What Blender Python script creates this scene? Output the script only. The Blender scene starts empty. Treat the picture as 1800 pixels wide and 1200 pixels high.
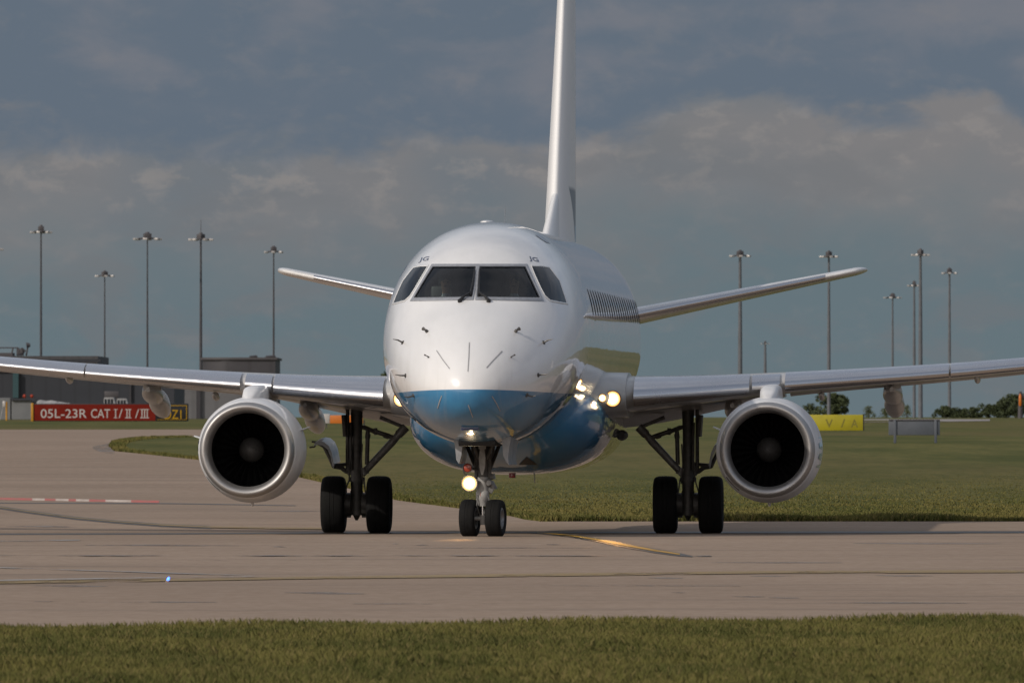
import bpy, bmesh, math, random
import numpy as np
from mathutils import Vector, Matrix
from mathutils.bvhtree import BVHTree
R = math.radians
sc = bpy.context.scene
COL = sc.collection

# ------------------------------------------------------------------ camera, world, sun
F = 19200.0          # focal length in pixels of the 1800 px wide photograph
HC = 1.75            # eye height
YH = 733.0           # horizon row
cam_d = bpy.data.cameras.new('camera'); cam = bpy.data.objects.new('camera', cam_d); COL.objects.link(cam)
cam_d.sensor_width = 36.0; cam_d.lens = F / 1800 * 36.0
cam_d.clip_start = 1.0; cam_d.clip_end = 40000
cam.location = (0, 0, HC); cam.rotation_euler = (R(90) + math.atan((YH - 600) / F), 0, 0)
cam_d.dof.use_dof = True; cam_d.dof.focus_distance = 161; cam_d.dof.aperture_fstop = 14
sc.camera = cam

SUN_AZ, SUN_EL = 48.0, 30.0      # degrees left of straight behind the camera, height
sdir = Vector((-math.sin(R(SUN_AZ)) * math.cos(R(SUN_EL)), -math.cos(R(SUN_AZ)) * math.cos(R(SUN_EL)), math.sin(R(SUN_EL))))
sun_d = bpy.data.lights.new('sun', 'SUN'); sun_d.energy = 2.4; sun_d.angle = R(0.6); sun_d.color = (1.0, 0.91, 0.80)
sun = bpy.data.objects.new('sun', sun_d); COL.objects.link(sun)
sun.rotation_euler = sdir.to_track_quat('Z', 'Y').to_euler()

world = bpy.data.worlds.new('World'); sc.world = world; world.use_nodes = True
sc.view_settings.view_transform = 'Standard'; sc.view_settings.look = 'None'
sc.view_settings.gamma = 1.0; sc.view_settings.exposure = 0.0; sc.view_settings.use_curve_mapping = False

class NT:
    """small helper round a node tree"""
    def __init__(s, tree): s.t = tree; s.n = tree.nodes; s.l = tree.links
    def node(s, typ, **kw):
        x = s.n.new(typ)
        for k, v in kw.items(): setattr(x, k, v)
        return x
    def put(s, sock, v):
        if v is None: return
        if isinstance(v, bpy.types.NodeSocket): s.l.new(v, sock)
        else: sock.default_value = v
    def math(s, op, a, b=None, c=None, clamp=False):
        x = s.node('ShaderNodeMath', operation=op, use_clamp=clamp)
        s.put(x.inputs[0], a)
        if b is not None: s.put(x.inputs[1], b)
        if c is not None: s.put(x.inputs[2], c)
        return x.outputs[0]
    def step(s, v, a, b, lo=0.0, hi=1.0, smooth=True):
        x = s.node('ShaderNodeMapRange', interpolation_type='SMOOTHSTEP' if smooth else 'LINEAR')
        s.put(x.inputs[0], v); x.inputs[1].default_value = a; x.inputs[2].default_value = b
        x.inputs[3].default_value = lo; x.inputs[4].default_value = hi
        return x.outputs[0]
    def mix(s, f, a, b, blend='MIX'):
        x = s.node('ShaderNodeMix', data_type='RGBA', blend_type=blend)
        s.put(x.inputs[0], f); s.put(x.inputs[6], a if not isinstance(a, tuple) else (*a[:3], 1)); s.put(x.inputs[7], b if not isinstance(b, tuple) else (*b[:3], 1))
        return x.outputs[2]
    def noise(s, vec, scale, detail=4.0, rough=0.5, dist=0.0):
        x = s.node('ShaderNodeTexNoise')
        if vec is not None: s.l.new(vec, x.inputs['Vector'])
        x.inputs['Scale'].default_value = scale; x.inputs['Detail'].default_value = detail
        x.inputs['Roughness'].default_value = rough; x.inputs['Distortion'].default_value = dist
        return x.outputs[0]
    def mapping(s, vec, scale=(1, 1, 1), loc=(0, 0, 0)):
        x = s.node('ShaderNodeMapping'); s.l.new(vec, x.inputs[0])
        x.inputs['Scale'].default_value = scale; x.inputs['Location'].default_value = loc
        return x.outputs[0]

w = NT(world.node_tree); w.n.clear()
tc = w.node('ShaderNodeTexCoord'); G_ = tc.outputs['Generated']
sky = w.node('ShaderNodeTexSky', sky_type='NISHITA'); sky.sun_disc = False
sky.sun_elevation = R(SUN_EL); sky.sun_rotation = math.atan2(sdir.x, sdir.y); sky.altitude = 80; sky.dust_density = 2.0
sep = w.node('ShaderNodeSeparateXYZ'); w.l.new(G_, sep.inputs[0])
el = sep.outputs[2]
# broken cloud deck: everything is a function of the direction only (values are x10: background strength is 0.1)
big = w.noise(w.mapping(G_, (26, 26, 70), (3.1, 0, 1.7)), 1.0, 3.0, 0.5, 0.35)
med = w.noise(w.mapping(G_, (75, 75, 150), (0.4, 2.0, 0.3)), 1.0, 6.0, 0.55, 0.4)
fin = w.noise(w.mapping(G_, (230, 230, 420), (5.4, 1.0, 8.3)), 1.0, 5.0, 0.6, 0.2)
n1 = w.math('SUBTRACT', big, 0.5); n2 = w.math('SUBTRACT', med, 0.5); n3 = w.math('SUBTRACT', fin, 0.5)
eld = w.math('ADD', el, w.math('ADD', w.math('MULTIPLY', n1, 0.018), w.math('ADD', w.math('MULTIPLY', n2, 0.010), w.math('MULTIPLY', n3, 0.0050))))
eld = w.math('ADD', eld, w.math('MULTIPLY', sep.outputs[0], -0.030))
teal = (1.30, 1.75, 1.98); slate = (1.22, 1.56, 2.00); beige = (2.06, 2.02, 2.07); upper = (1.70, 1.84, 2.15)
bm_ = w.step(w.noise(w.mapping(G_, (40, 40, 60), (9, 1, 4)), 1.0, 2.0, .5), .36, .62)
bei = w.mix(bm_, (1.58, 1.78, 2.00), beige)
c = w.mix(w.step(eld, 0.008, 0.024), teal, bei)
c = w.mix(w.math('MULTIPLY', w.math('MULTIPLY', w.step(eld, .017, .0255), w.step(n3, -.02, .16)), .62), c, (2.80, 2.60, 2.48))
c = w.mix(w.math('MULTIPLY', w.step(n2, -0.02, 0.16), 0.55), c, (1.62, 1.72, 1.84))
c = w.mix(w.step(eld, 0.0252, 0.0282), c, slate)
up = w.math('MULTIPLY', w.step(eld, 0.028, 0.034), w.step(w.math('ADD', n2, n1), -0.10, 0.20))
c = w.mix(up, c, upper)
c = w.mix(w.math('MULTIPLY', w.step(n3, 0.0, 0.25), 0.22), c, (2.3, 2.2, 2.2))
# the rest of the dome
dn = w.noise(w.mapping(G_, (2.2, 2.2, 5)), 1.0, 6.0, 0.6, 0.5)
high = w.mix(w.step(dn, 0.38, 0.62), (2.2, 2.5, 3.0), (5.2, 5.2, 5.4))
high = w.mix(0.35, high, sky.outputs[0])
c = w.mix(w.step(el, 0.045, 0.30), c, high)
# clouds toward the sun are lit up
dt = w.node('ShaderNodeVectorMath', operation='DOT_PRODUCT'); w.l.new(G_, dt.inputs[0]); dt.inputs[1].default_value = Vector((sdir.x, sdir.y, 0.10)).normalized()
sunny = w.step(dt.outputs['Value'], 0.05, 0.97)
c = w.mix(sunny, c, w.mix(w.step(el, 0.0, 0.5), (15.5, 13.8, 12.2), (7.0, 6.9, 7.2)))
below = w.step(el, -0.02, -0.001)
c = w.mix(below, (0.9, 0.95, 0.8), c)
bg = w.node('ShaderNodeBackground'); w.l.new(c, bg.inputs[0]); bg.inputs[1].default_value = 0.1
wo = w.node('ShaderNodeOutputWorld'); w.l.new(bg.outputs[0], wo.inputs[0])

# ------------------------------------------------------------------ measuring helpers
GD = [-6000, 0, 150, 160, 171, 190, 230, 300, 400, 640, 900, 1500, 4000, 14000]
GZ = [0, 0, 0, 0, -.075, -.06, 0, .3, .8, .95, 1.42, 1.6, 1.68, 1.70]
def G(d): return float(np.interp(d, GD, GZ))
_td = np.geomspace(50, 13000, 6000); _ty = YH + (HC - np.interp(_td, GD, GZ)) * F / _td
def d_of(py): return float(np.interp(-py, -_ty, _td))
def gp(px, py, dz=0.0):
    d = d_of(py); return Vector(((px - 900) * d / F, d, G(d) + dz))
def W(px, py, d): return Vector(((px - 900) * d / F, d, HC + (YH - py) * d / F))

# ------------------------------------------------------------------ materials
def bsdf(name, col=(.5, .5, .5), rough=.5, metal=0.0, coat=0.0, emit=None, estr=0.0, spec=.5, coat_rough=.03):
    m = bpy.data.materials.new(name); m.use_nodes = True
    b = m.node_tree.nodes['Principled BSDF']
    b.inputs['Base Color'].default_value = (*col, 1); b.inputs['Roughness'].default_value = rough
    b.inputs['Metallic'].default_value = metal; b.inputs['Coat Weight'].default_value = coat
    b.inputs['Coat Roughness'].default_value = coat_rough; b.inputs['Specular IOR Level'].default_value = spec
    if emit: b.inputs['Emission Color'].default_value = (*emit, 1); b.inputs['Emission Strength'].default_value = estr
    return m
def mottled(name, c1, c2, scale=4.0, rough=.5, metal=0.0, coat=0.0, stretch=(1, 1, 1), detail=5.0, bump=0.0, **kw):
    m = bsdf(name, c1, rough, metal, coat, **kw); t = NT(m.node_tree); b = t.n['Principled BSDF']
    co = t.node('ShaderNodeTexCoord').outputs['Object']
    nz = t.noise(t.mapping(co, stretch), scale, detail, 0.6)
    t.l.new(t.mix(t.step(nz, .32, .68), c1, c2), b.inputs['Base Color'])
    t.l.new(t.step(nz, .3, .7, max(.02, rough - .06), rough + .06), b.inputs['Roughness'])
    if bump:
        bp = t.node('ShaderNodeBump'); bp.inputs['Strength'].default_value = bump; bp.inputs['Distance'].default_value = .02
        t.l.new(nz, bp.inputs['Height']); t.l.new(bp.outputs[0], b.inputs['Normal'])
    return m

def fuselage_paint():
    m = bsdf('fuselage_paint', (.78, .78, .77), .30, 0, 1.0, coat_rough=.02); t = NT(m.node_tree); b = t.n['Principled BSDF']
    co = t.node('ShaderNodeTexCoord').outputs['Object']; s = t.node('ShaderNodeSeparateXYZ'); t.l.new(co, s.inputs[0])
    x, y, z = s.outputs
    # blue belly, its upper edge sinks slightly to the sides
    edge = t.math('ADD', z, t.math('MULTIPLY', t.math('MULTIPLY', x, x), 0.035))
    blue = t.step(edge, 2.152, 2.146)
    grime = t.noise(t.mapping(co, (2.0, .5, 1.2)), 3.0, 6.0, .6)
    white = t.mix(t.step(grime, .3, .85), (.73, .73, .735), (.69, .69, .69))
    blu = t.mix(t.step(grime, .3, .7), (.036, .195, .375), (.030, .168, .335))
    # sweeping white wave behind the wing root
    wv = t.step(t.math('ADD', y, t.math('MULTIPLY', z, 2.2)), 23.0, 23.3)
    colr = t.mix(blue, white, blu)
    rr0 = t.math('FRACT', t.math('DIVIDE', t.math('ADD', y, .55), 1.62))
    colr = t.mix(t.math('MULTIPLY', t.step(t.math('ABSOLUTE', t.math('SUBTRACT', rr0, .5)), .006, .003), t.step(y, 4.0, 4.2, 0, .28)), colr, (.25, .25, .26))
    st_ = t.noise(t.mapping(co, (5.0, .35, .35)), 1.6, 5.0, .6)
    colr = t.mix(t.math('MULTIPLY', t.step(st_, .52, .75), t.step(z, 3.4, 2.0, 0, .20)), colr, (.34, .31, .27))
    t.l.new(colr, b.inputs['Base Color'])
    # skin joints: rings every 1.6 m and two stringer lines
    rr = t.math('FRACT', t.math('DIVIDE', t.math('ADD', y, .55), 1.62))
    line = t.math('MULTIPLY', t.step(t.math('ABSOLUTE', t.math('SUBTRACT', rr, .5)), .0045, .002), t.step(y, 4.0, 4.1))
    bp = t.node('ShaderNodeBump'); bp.inputs['Strength'].default_value = .35; bp.inputs['Distance'].default_value = .004; bp.invert = True
    t.l.new(line, bp.inputs['Height'])
    wob = t.noise(t.mapping(co, (1.0, .55, 1.0)), 2.2, 2.0, .5)
    bp2 = t.node('ShaderNodeBump'); bp2.inputs['Strength'].default_value = .22; bp2.inputs['Distance'].default_value = .02
    t.l.new(wob, bp2.inputs['Height']); t.l.new(bp.outputs[0], bp2.inputs['Normal'])
    t.l.new(bp.outputs[0], b.inputs['Normal']); t.l.new(bp2.outputs[0], b.inputs['Coat Normal'])
    return m
def fairing_paint():
    m = bsdf('fairing_paint', (.03, .18, .36), .30, 0, 1.0, coat_rough=.03); t = NT(m.node_tree); b = t.n['Principled BSDF']
    co = t.node('ShaderNodeTexCoord').outputs['Object']; s = t.node('ShaderNodeSeparateXYZ'); t.l.new(co, s.inputs[0])
    x, y, z = s.outputs
    k = t.math('ADD', t.math('MULTIPLY', x, 1.0), t.math('MULTIPLY', z, -.55))
    wt = t.step(k, .62, .64)
    t.l.new(t.mix(wt, (.028, .19, .38), (.6, .6, .6)), b.inputs['Base Color'])
    wob = t.noise(t.mapping(co, (1.2, .6, 1.2)), 1.6, 2.0, .5)
    bp2 = t.node('ShaderNodeBump'); bp2.inputs['Strength'].default_value = .5; bp2.inputs['Distance'].default_value = .05
    t.l.new(wob, bp2.inputs['Height']); t.l.new(bp2.outputs[0], b.inputs['Coat Normal'])
    return m
def fin_paint():
    m = bsdf('fin_paint', (.78, .78, .78), .35, 0, .25, coat_rough=.1, spec=.3); t = NT(m.node_tree); b = t.n['Principled BSDF']
    co = t.node('ShaderNodeTexCoord').outputs['Object']; s = t.node('ShaderNodeSeparateXYZ'); t.l.new(co, s.inputs[0])
    x, y, z = s.outputs
    # dark blue and light blue leaf shapes low on the fin
    k1 = t.math('ADD', y, t.math('MULTIPLY', z, 1.7))
    leaf = t.math('MULTIPLY', t.step(k1, 34.55, 34.6), t.step(z, 5.62, 5.52))
    leaf2 = t.math('MULTIPLY', t.step(t.math('ADD', y, t.math('MULTIPLY', z, .8)), 30.5, 30.55), t.step(z, 4.98, 4.94))
    cc = t.mix(leaf, (.76, .76, .76), (.045, .07, .12)); cc = t.mix(leaf2, cc, (.10, .28, .48))
    t.l.new(cc, b.inputs['Base Color'])
    return m
M = {}
M['body'] = fuselage_paint(); M['fairing'] = fairing_paint(); M['fin'] = fin_paint()
M['white'] = mottled('white_paint', (.74, .74, .74), (.64, .63, .62), 2.5, .3, 0, .8)
M['cowl'] = mottled('cowl_paint', (.70, .71, .73), (.60, .60, .61), 2.0, .48, 0, .22)
M['wing'] = mottled('wing_paint', (.46, .46, .46), (.40, .39, .38), 2.0, .38, 0, .4)
M['slat'] = mottled('polished_metal', (.72, .72, .74), (.67, .67, .70), 2.0, .24, 1.0, stretch=(1, 1, 1))
M['lip'] = mottled('inlet_metal', (.46, .45, .445), (.39, .38, .375), 3.0, .50, .9)
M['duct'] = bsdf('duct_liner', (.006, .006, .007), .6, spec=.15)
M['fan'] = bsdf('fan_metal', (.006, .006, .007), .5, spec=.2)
M['spin'] = mottled('spinner_paint', (.075, .072, .07), (.05, .048, .047), 30, .6, spec=.3)
M['tyre'] = mottled('tyre_rubber', (.006, .006, .0065), (.009, .009, .009), 12, .8, spec=.2)
M['rim'] = mottled('wheel_rim', (.30, .30, .31), (.2, .2, .2), 20, .45, .6)
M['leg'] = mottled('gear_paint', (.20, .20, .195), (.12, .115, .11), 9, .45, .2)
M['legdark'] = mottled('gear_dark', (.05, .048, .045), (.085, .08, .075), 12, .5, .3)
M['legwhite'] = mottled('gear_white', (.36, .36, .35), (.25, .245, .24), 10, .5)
M['chrome'] = bsdf('chrome', (.85, .85, .87), .08, 1.0)
M['black'] = bsdf('black_rubber', (.012, .012, .013), .5)
M['probe'] = bsdf('probe_metal', (.11, .105, .10), .45, .5)
M['frame'] = mottled('window_frame_metal', (.42, .43, .46), (.34, .35, .37), 14, .35, .5)
M['grey'] = mottled('grey_strip', (.33, .33, .34), (.25, .25, .26), 20, .5)
M['cabin'] = bsdf('cabin_glass', (.022, .026, .032), .6, spec=.08)
M['doorw'] = mottled('gear_door_paint', (.30, .31, .33), (.24, .25, .27), 7, .4, 0, .4)
M['cockpit'] = mottled('cockpit_lining', (.055, .075, .075), (.08, .10, .098), 5, .7)
M['titleblue'] = bsdf('livery_navy', (.03, .05, .13), .3, 0, .8)
M['lightblue'] = mottled('livery_light_blue', (.10, .36, .62), (.35, .55, .68), 9, .3, 0, .8)
M['navy'] = bsdf('registration_navy', (.02, .035, .10), .35, 0, .5)
M['lamp'] = bsdf('lit_lamp', (1, .9, .7), .3, emit=(1.0, .80, .50), estr=26)
M['lampring'] = bsdf('lamp_halo_outer', (.6, .5, .3), .3, emit=(1.0, .43, .09), estr=1.3)  # glowing outer ring, imitates the orange halo round a lit lamp
M['lampmid'] = bsdf('lamp_halo_inner', (.6, .5, .3), .3, emit=(1.0, .66, .26), estr=2.2)  # glowing middle ring, the halo's fade toward the white core
M['lamps'] = bsdf('lit_lamp_small', (1, .9, .7), .3, emit=(1.0, .74, .42), estr=5)
M['lampoff'] = bsdf('unlit_red_lens', (.35, .045, .02), .25, 0, .6)
M['beacon'] = bsdf('beacon_glass', (.30, .01, .015), .15, 0, 1)
def glass():
    m = bpy.data.materials.new('windscreen_glass'); m.use_nodes = True; t = NT(m.node_tree); t.n.clear()
    tr = t.node('ShaderNodeBsdfTransparent'); tr.inputs[0].default_value = (.60, .68, .66, 1)
    gl = t.node('ShaderNodeBsdfGlossy'); gl.inputs['Roughness'].default_value = .03
    fr = t.node('ShaderNodeFresnel'); fr.inputs[0].default_value = 1.55
    mx = t.node('ShaderNodeMixShader'); t.l.new(fr.outputs[0], mx.inputs[0]); t.l.new(tr.outputs[0], mx.inputs[1]); t.l.new(gl.outputs[0], mx.inputs[2])
    o = t.node('ShaderNodeOutputMaterial'); t.l.new(mx.outputs[0], o.inputs[0]); return m
M['glass'] = glass()

# ------------------------------------------------------------------ mesh helpers
def mk(name, V, Fc, mat, parent=None, smooth=True, auto=None):
    me = bpy.data.meshes.new(name); me.from_pydata([tuple(v) for v in V], [], Fc); me.materials.append(mat)
    if smooth: me.polygons.foreach_set('use_smooth', [True] * len(me.polygons))
    bm = bmesh.new(); bm.from_mesh(me); bmesh.ops.recalc_face_normals(bm, faces=bm.faces); bm.to_mesh(me); bm.free()
    if smooth and auto: me.set_sharp_from_angle(angle=R(auto))
    o = bpy.data.objects.new(name, me); COL.objects.link(o)
    if parent: o.parent = parent
    return o
class MB:
    def __init__(s): s.V = []; s.F = []
    def add(s, V, Fc):
        k = len(s.V); s.V += [Vector(v) for v in V]; s.F += [tuple(i + k for i in f) for f in Fc]; return s
    def loft(s, rings, closed=True, cap=True):
        n = len(rings[0]); V = [p for r in rings for p in r]; Fc = []
        for i in range(len(rings) - 1):
            for j in range(n if closed else n - 1):
                a = i * n + j; b = i * n + (j + 1) % n; Fc.append((a, b, b + n, a + n))
        if cap and closed: Fc.append(tuple(range(n))[::-1]); Fc.append(tuple((len(rings) - 1) * n + j for j in range(n)))
        return s.add(V, Fc)
    def tube(s, pts, rad, n=14, cap=True):
        pts = [Vector(p) for p in pts]
        if not hasattr(rad, '__len__'): rad = [rad] * len(pts)
        rings = []
        for i, p in enumerate(pts):
            d = (pts[min(i + 1, len(pts) - 1)] - pts[max(i - 1, 0)]).normalized()
            u = d.cross(Vector((0, 1, 0)) if abs(d.y) < .9 else Vector((1, 0, 0))).normalized(); v = d.cross(u)
            rings.append([p + (u * math.cos(2 * math.pi * k / n) + v * math.sin(2 * math.pi * k / n)) * rad[i] for k in range(n)])
        return s.loft(rings, True, cap)
    def box(s, c, h, rot=None, bev=0.0):
        bm = bmesh.new(); bmesh.ops.create_cube(bm, size=2.0)
        for v in bm.verts: v.co = Vector((v.co.x * h[0], v.co.y * h[1], v.co.z * h[2]))
        if bev: bmesh.ops.bevel(bm, geom=bm.edges[:], offset=bev, segments=2, affect='EDGES', profile=.5)
        bm.verts.ensure_lookup_table()
        V = [v.co.copy() for v in bm.verts]; Fc = [tuple(v.index for v in f.verts) for f in bm.faces]; bm.free()
        if rot: V = [rot @ v for v in V]
        return s.add([v + Vector(c) for v in V], Fc)
    def lathe(s, prof, c, axis='y', n=48, close=False):
        rings = []
        for (a, r) in prof:
            ring = []
            for k in range(n):
                x, z = math.cos(2 * math.pi * k / n) * r, math.sin(2 * math.pi * k / n) * r
                p = {'y': (x, a, z), 'x': (a, x, z), 'z': (x, z, a)}[axis]
                ring.append(Vector(c) + Vector(p))
            rings.append(ring)
        if close: rings.append(rings[0])
        return s.loft(rings, True, not close)
    def sheet(s, top, thick):
        """a strip of two polylines extruded along thick"""
        return s
    def build(s, name, mat, parent=None, smooth=True, auto=35):
        return mk(name, s.V, s.F, mat, parent, smooth, auto)
def tag(o, label=None, cat=None, group=None, kind=None):
    if label: o['label'] = label
    if cat: o['category'] = cat
    if group: o['group'] = group
    if kind: o['kind'] = kind
    return o
def empty(name, loc, rz=0.0, label=None, cat=None, group=None):
    o = bpy.data.objects.new(name, None); COL.objects.link(o); o.location = loc; o.rotation_euler = (0, 0, rz); o.empty_display_size = .3
    return tag(o, label, cat, group)
def pchip(xs, ys):
    xs = np.array(xs, float); ys = np.array(ys, float); h = np.diff(xs); dl = np.diff(ys) / h; m = np.zeros(len(xs))
    for i in range(1, len(xs) - 1):
        if dl[i - 1] * dl[i] > 0:
            w1 = 2 * h[i] + h[i - 1]; w2 = h[i] + 2 * h[i - 1]; m[i] = (w1 + w2) / (w1 / dl[i - 1] + w2 / dl[i])
    m[0] = dl[0]; m[-1] = dl[-1]
    def f(x):
        x = min(max(x, xs[0]), xs[-1]); i = min(int(np.searchsorted(xs, x, 'right')) - 1, len(xs) - 2); i = max(i, 0)
        t = (x - xs[i]) / h[i]
        return float((1 + 2 * t) * (1 - t) ** 2 * ys[i] + t * (1 - t) ** 2 * h[i] * m[i] + t * t * (3 - 2 * t) * ys[i + 1] + t * t * (t - 1) * h[i] * m[i + 1])
    return f

# ------------------------------------------------------------------ the ground
def rows_mesh(name, ys, xl, xr, dz, mat, nx=2):
    V = []; Fc = []
    for y in ys:
        a, b = xl(y), xr(y)
        for k in range(nx): V.append((a + (b - a) * k / (nx - 1), y, G(y) + dz))
    for i in range(len(ys) - 1):
        for k in range(nx - 1):
            q = i * nx + k; Fc.append((q, q + 1, q + nx + 1, q + nx))
    me = bpy.data.meshes.new(name); me.from_pydata(V, [], Fc); me.materials.append(mat)
    o = bpy.data.objects.new(name, me); COL.objects.link(o); o['kind'] = 'structure'; return o
def grass_mat():
    m = bsdf('grass_ground', (.08, .08, .03), .9, spec=.1); t = NT(m.node_tree); b = t.n['Principled BSDF']
    co = t.node('ShaderNodeTexCoord').outputs['Object']
    a = t.noise(t.mapping(co, (.22, .035, 1)), 1.0, 8.0, .62)
    f = t.noise(t.mapping(co, (2.2, .25, 1)), 1.0, 6.0, .7)
    g = t.noise(t.mapping(co, (.05, .008, 1), (3, 5, 0)), 1.0, 3.0, .5)
    c = t.mix(t.step(a, .35, .66), (.070, .077, .018), (.128, .118, .036))
    c = t.mix(t.math('MULTIPLY', t.step(g, .45, .68), .7), c, (.135, .108, .040))
    c = t.mix(t.step(f, .40, .72, 0, .60), c, (.050, .060, .014))
    t.l.new(c, b.inputs['Base Color']); return m
M['grassg'] = grass_mat()
def blade_mat(name, c1, c2, c3, sc1):
    m = bsdf(name, c1, .75, spec=.15); t = NT(m.node_tree); b = t.n['Principled BSDF']
    co = t.node('ShaderNodeTexCoord').outputs['Object']
    a = t.noise(t.mapping(co, (sc1, sc1 * .30, 0)), 1.0, 6.0, .6)
    v = t.node('ShaderNodeTexWhiteNoise', noise_dimensions='3D'); mp = t.node('ShaderNodeVectorMath', operation='SNAP'); t.l.new(co, mp.inputs[0]); mp.inputs[1].default_value = (.06, .06, 5.0)
    t.l.new(mp.outputs[0], v.inputs[0])
    c = t.mix(t.step(a, .38, .62), c1, c2); c = t.mix(t.step(v.outputs[0], .62, 1.0, 0, .75), c, c3)
    t.l.new(c, b.inputs['Base Color'])
    b.inputs['Transmission Weight'].default_value = 0.0
    return m
M['bladef'] = blade_mat('field_grass', (.078, .082, .020), (.128, .112, .032), (.185, .150, .055), .25)
M['blade'] = blade_mat('grass_blades', (.066, .070, .017), (.114, .106, .029), (.175, .138, .055), .8)
def pave_mat():
    m = bsdf('concrete_paving', (.3, .25, .2), .8, spec=.05); t = NT(m.node_tree); b = t.n['Principled BSDF']
    co = t.node('ShaderNodeTexCoord').outputs['Object']; s = t.node('ShaderNodeSeparateXYZ'); t.l.new(co, s.inputs[0])
    a = t.noise(t.mapping(co, (.10, .05, 1)), 1.0, 7.0, .6)
    st = t.noise(t.mapping(co, (.05, .55, 1), (0, 9, 0)), 1.0, 5.0, .65)
    f = t.noise(t.mapping(co, (5, 1.2, 1)), 1.0, 5.0, .7)
    c = t.mix(t.step(a, .35, .65), (.282, .212, .160), (.330, .250, .190))
    c = t.mix(t.step(st, .50, .70, 0, .75), c, (.195, .152, .120))
    c = t.mix(t.step(f, .35, .75, 0, .35), c, (.210, .164, .128))
    # slab joints across the view every 6 m and along it every 6 m
    jy = t.step(t.math('ABSOLUTE', t.math('SUBTRACT', t.math('FRACT', t.math('DIVIDE', t.math('ADD', s.outputs[1], 1.3), 7.5)), .5)), .010, .004)
    jx = t.step(t.math('ABSOLUTE', t.math('SUBTRACT', t.math('FRACT', t.math('DIVIDE', t.math('ADD', s.outputs[0], t.math('MULTIPLY', s.outputs[1], .21)), 7.5)), .5)), .0022, .0010)
    br = t.noise(t.mapping(co, (.12, .02, 1), (7, 2, 0)), 1.0, 3.0, .5)
    jj = t.math('MULTIPLY', t.math('MAXIMUM', t.math('MULTIPLY', jy, t.step(br, .42, .6)), t.math('MULTIPLY', jx, .5)), .26)
    c = t.mix(jj, c, (.12, .10, .085))
    t.l.new(c, b.inputs['Base Color'])
    t.l.new(t.step(f, .3, .7, .62, .85), b.inputs['Roughness']); return m
M['pave'] = pave_mat()
ys = sorted(set([-6000, -1000, -100, 0, 60, 90, 120] + GD[1:] + [float(v) for v in np.geomspace(150, 12000, 90)]))
land = rows_mesh('ground', ys, lambda y: -9000, lambda y: 9000, 0.0, M['grassg'], 2)
# paved area: right boundary measured row by row
_pxr = [(755, 470), (758, 460), (762, 430), (767, 345), (770, 250), (774, 215), (778, 198), (785, 192), (793, 201), (799, 260), (808, 345), (822, 440), (840, 530), (860, 618), (880, 700), (897, 830), (908, 900), (914, 925), (917, 950)]
def pave_r(y):
    p = YH + (HC - G(y)) * F / y
    if p > 917.2: return 400.0
    return (np.interp(p, [a for a, b in _pxr], [b for a, b in _pxr]) - 900) * y / F
d_near = d_of(1125)
ye = d_of(917.3); far = d_of(755)
ysp = [d_near - 3, d_near, 110, 130, 150, 160, 171, ye - .01, ye + .15] + [float(v) for v in np.geomspace(ye + .5, far, 160)]
ysp = sorted(set(ysp + [v for v in GD if d_near < v < far]))
ysn = sorted([y for y in ysp if y <= ye]); ysf = [y for y in ysp if y > ye]
def rows_xy(name, rows, dz, mat):
    V = []; Fc = []
    for (y, a, b) in rows: V += [(a, y, G(y) + dz), (b, y, G(y) + dz)]
    for i in range(len(rows) - 1): q = 2 * i; Fc.append((q, q + 1, q + 3, q + 2))
    me = bpy.data.meshes.new(name); me.from_pydata(V, [], Fc); me.materials.append(mat)
    o = bpy.data.objects.new(name, me); COL.objects.link(o); o['kind'] = 'structure'; return o
rows = []
for y in ysn: rows.append((y, -400.0, 400.0))
for y in ysf: rows.append((y, -400.0, pave_r(y)))
rows_xy('taxiway', rows, 0.012, M['pave'])
# near verge lies over the paving with a slightly oblique edge (left 1101, right 1083 in the picture)
def verge_y(x):
    px = 900 + x / 97.0 * F; return d_of(1106 - (px - 900) * .0095)
def verge_mesh():
    xs = np.linspace(-60, 60, 121); V = []; Fc = []
    for x in xs:
        e = verge_y(max(-8, min(8, x))) + .25 * math.sin(x * 2.1) * .4
        V += [(x, 30, .03), (x, e - .3, .03), (x, e, .013)]
    for i in range(len(xs) - 1):
        for k in range(2): q = i * 3 + k; Fc.append((q, q + 3, q + 4, q + 1))
    me = bpy.data.meshes.new('grass_verge'); me.from_pydata(V, [], Fc); me.materials.append(M['grassg'])
    o = bpy.data.objects.new('grass_verge', me); COL.objects.link(o); o['kind'] = 'structure'
verge_mesh()
# far paved runway strips near the horizon
def px_strip(name, pts_top, pts_bot, dz, mat, sub=6):
    """flat sheet between two picture polylines, laid on the ground as surveyed points"""
    V = []; Fc = []; n = len(pts_top)
    rows_ = []
    for i in range(n - 1):
        for k in range(sub):
            f = k / sub; rows_.append((np.array(pts_top[i]) * (1 - f) + np.array(pts_top[i + 1]) * f, np.array(pts_bot[i]) * (1 - f) + np.array(pts_bot[i + 1]) * f))
    rows_.append((np.array(pts_top[-1]), np.array(pts_bot[-1])))
    for a, b in rows_:
        V += [gp(a[0], a[1], dz), gp(b[0], b[1], dz)]
    for i in range(len(rows_) - 1): q = 2 * i; Fc.append((q, q + 1, q + 3, q + 2))
    me = bpy.data.meshes.new(name); me.from_pydata([tuple(v) for v in V], [], Fc); me.materials.append(mat)
    o = bpy.data.objects.new(name, me); COL.objects.link(o); o['kind'] = 'structure'; return o
M['farpave'] = mottled('runway_concrete', (.30, .27, .25), (.24, .22, .21), .05, .7)
px_strip('runway', [(1480, 736.6), (1600, 736.8), (1740, 737)], [(1480, 742.5), (1600, 742), (1740, 740)], .03, M['farpave'])

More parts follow.
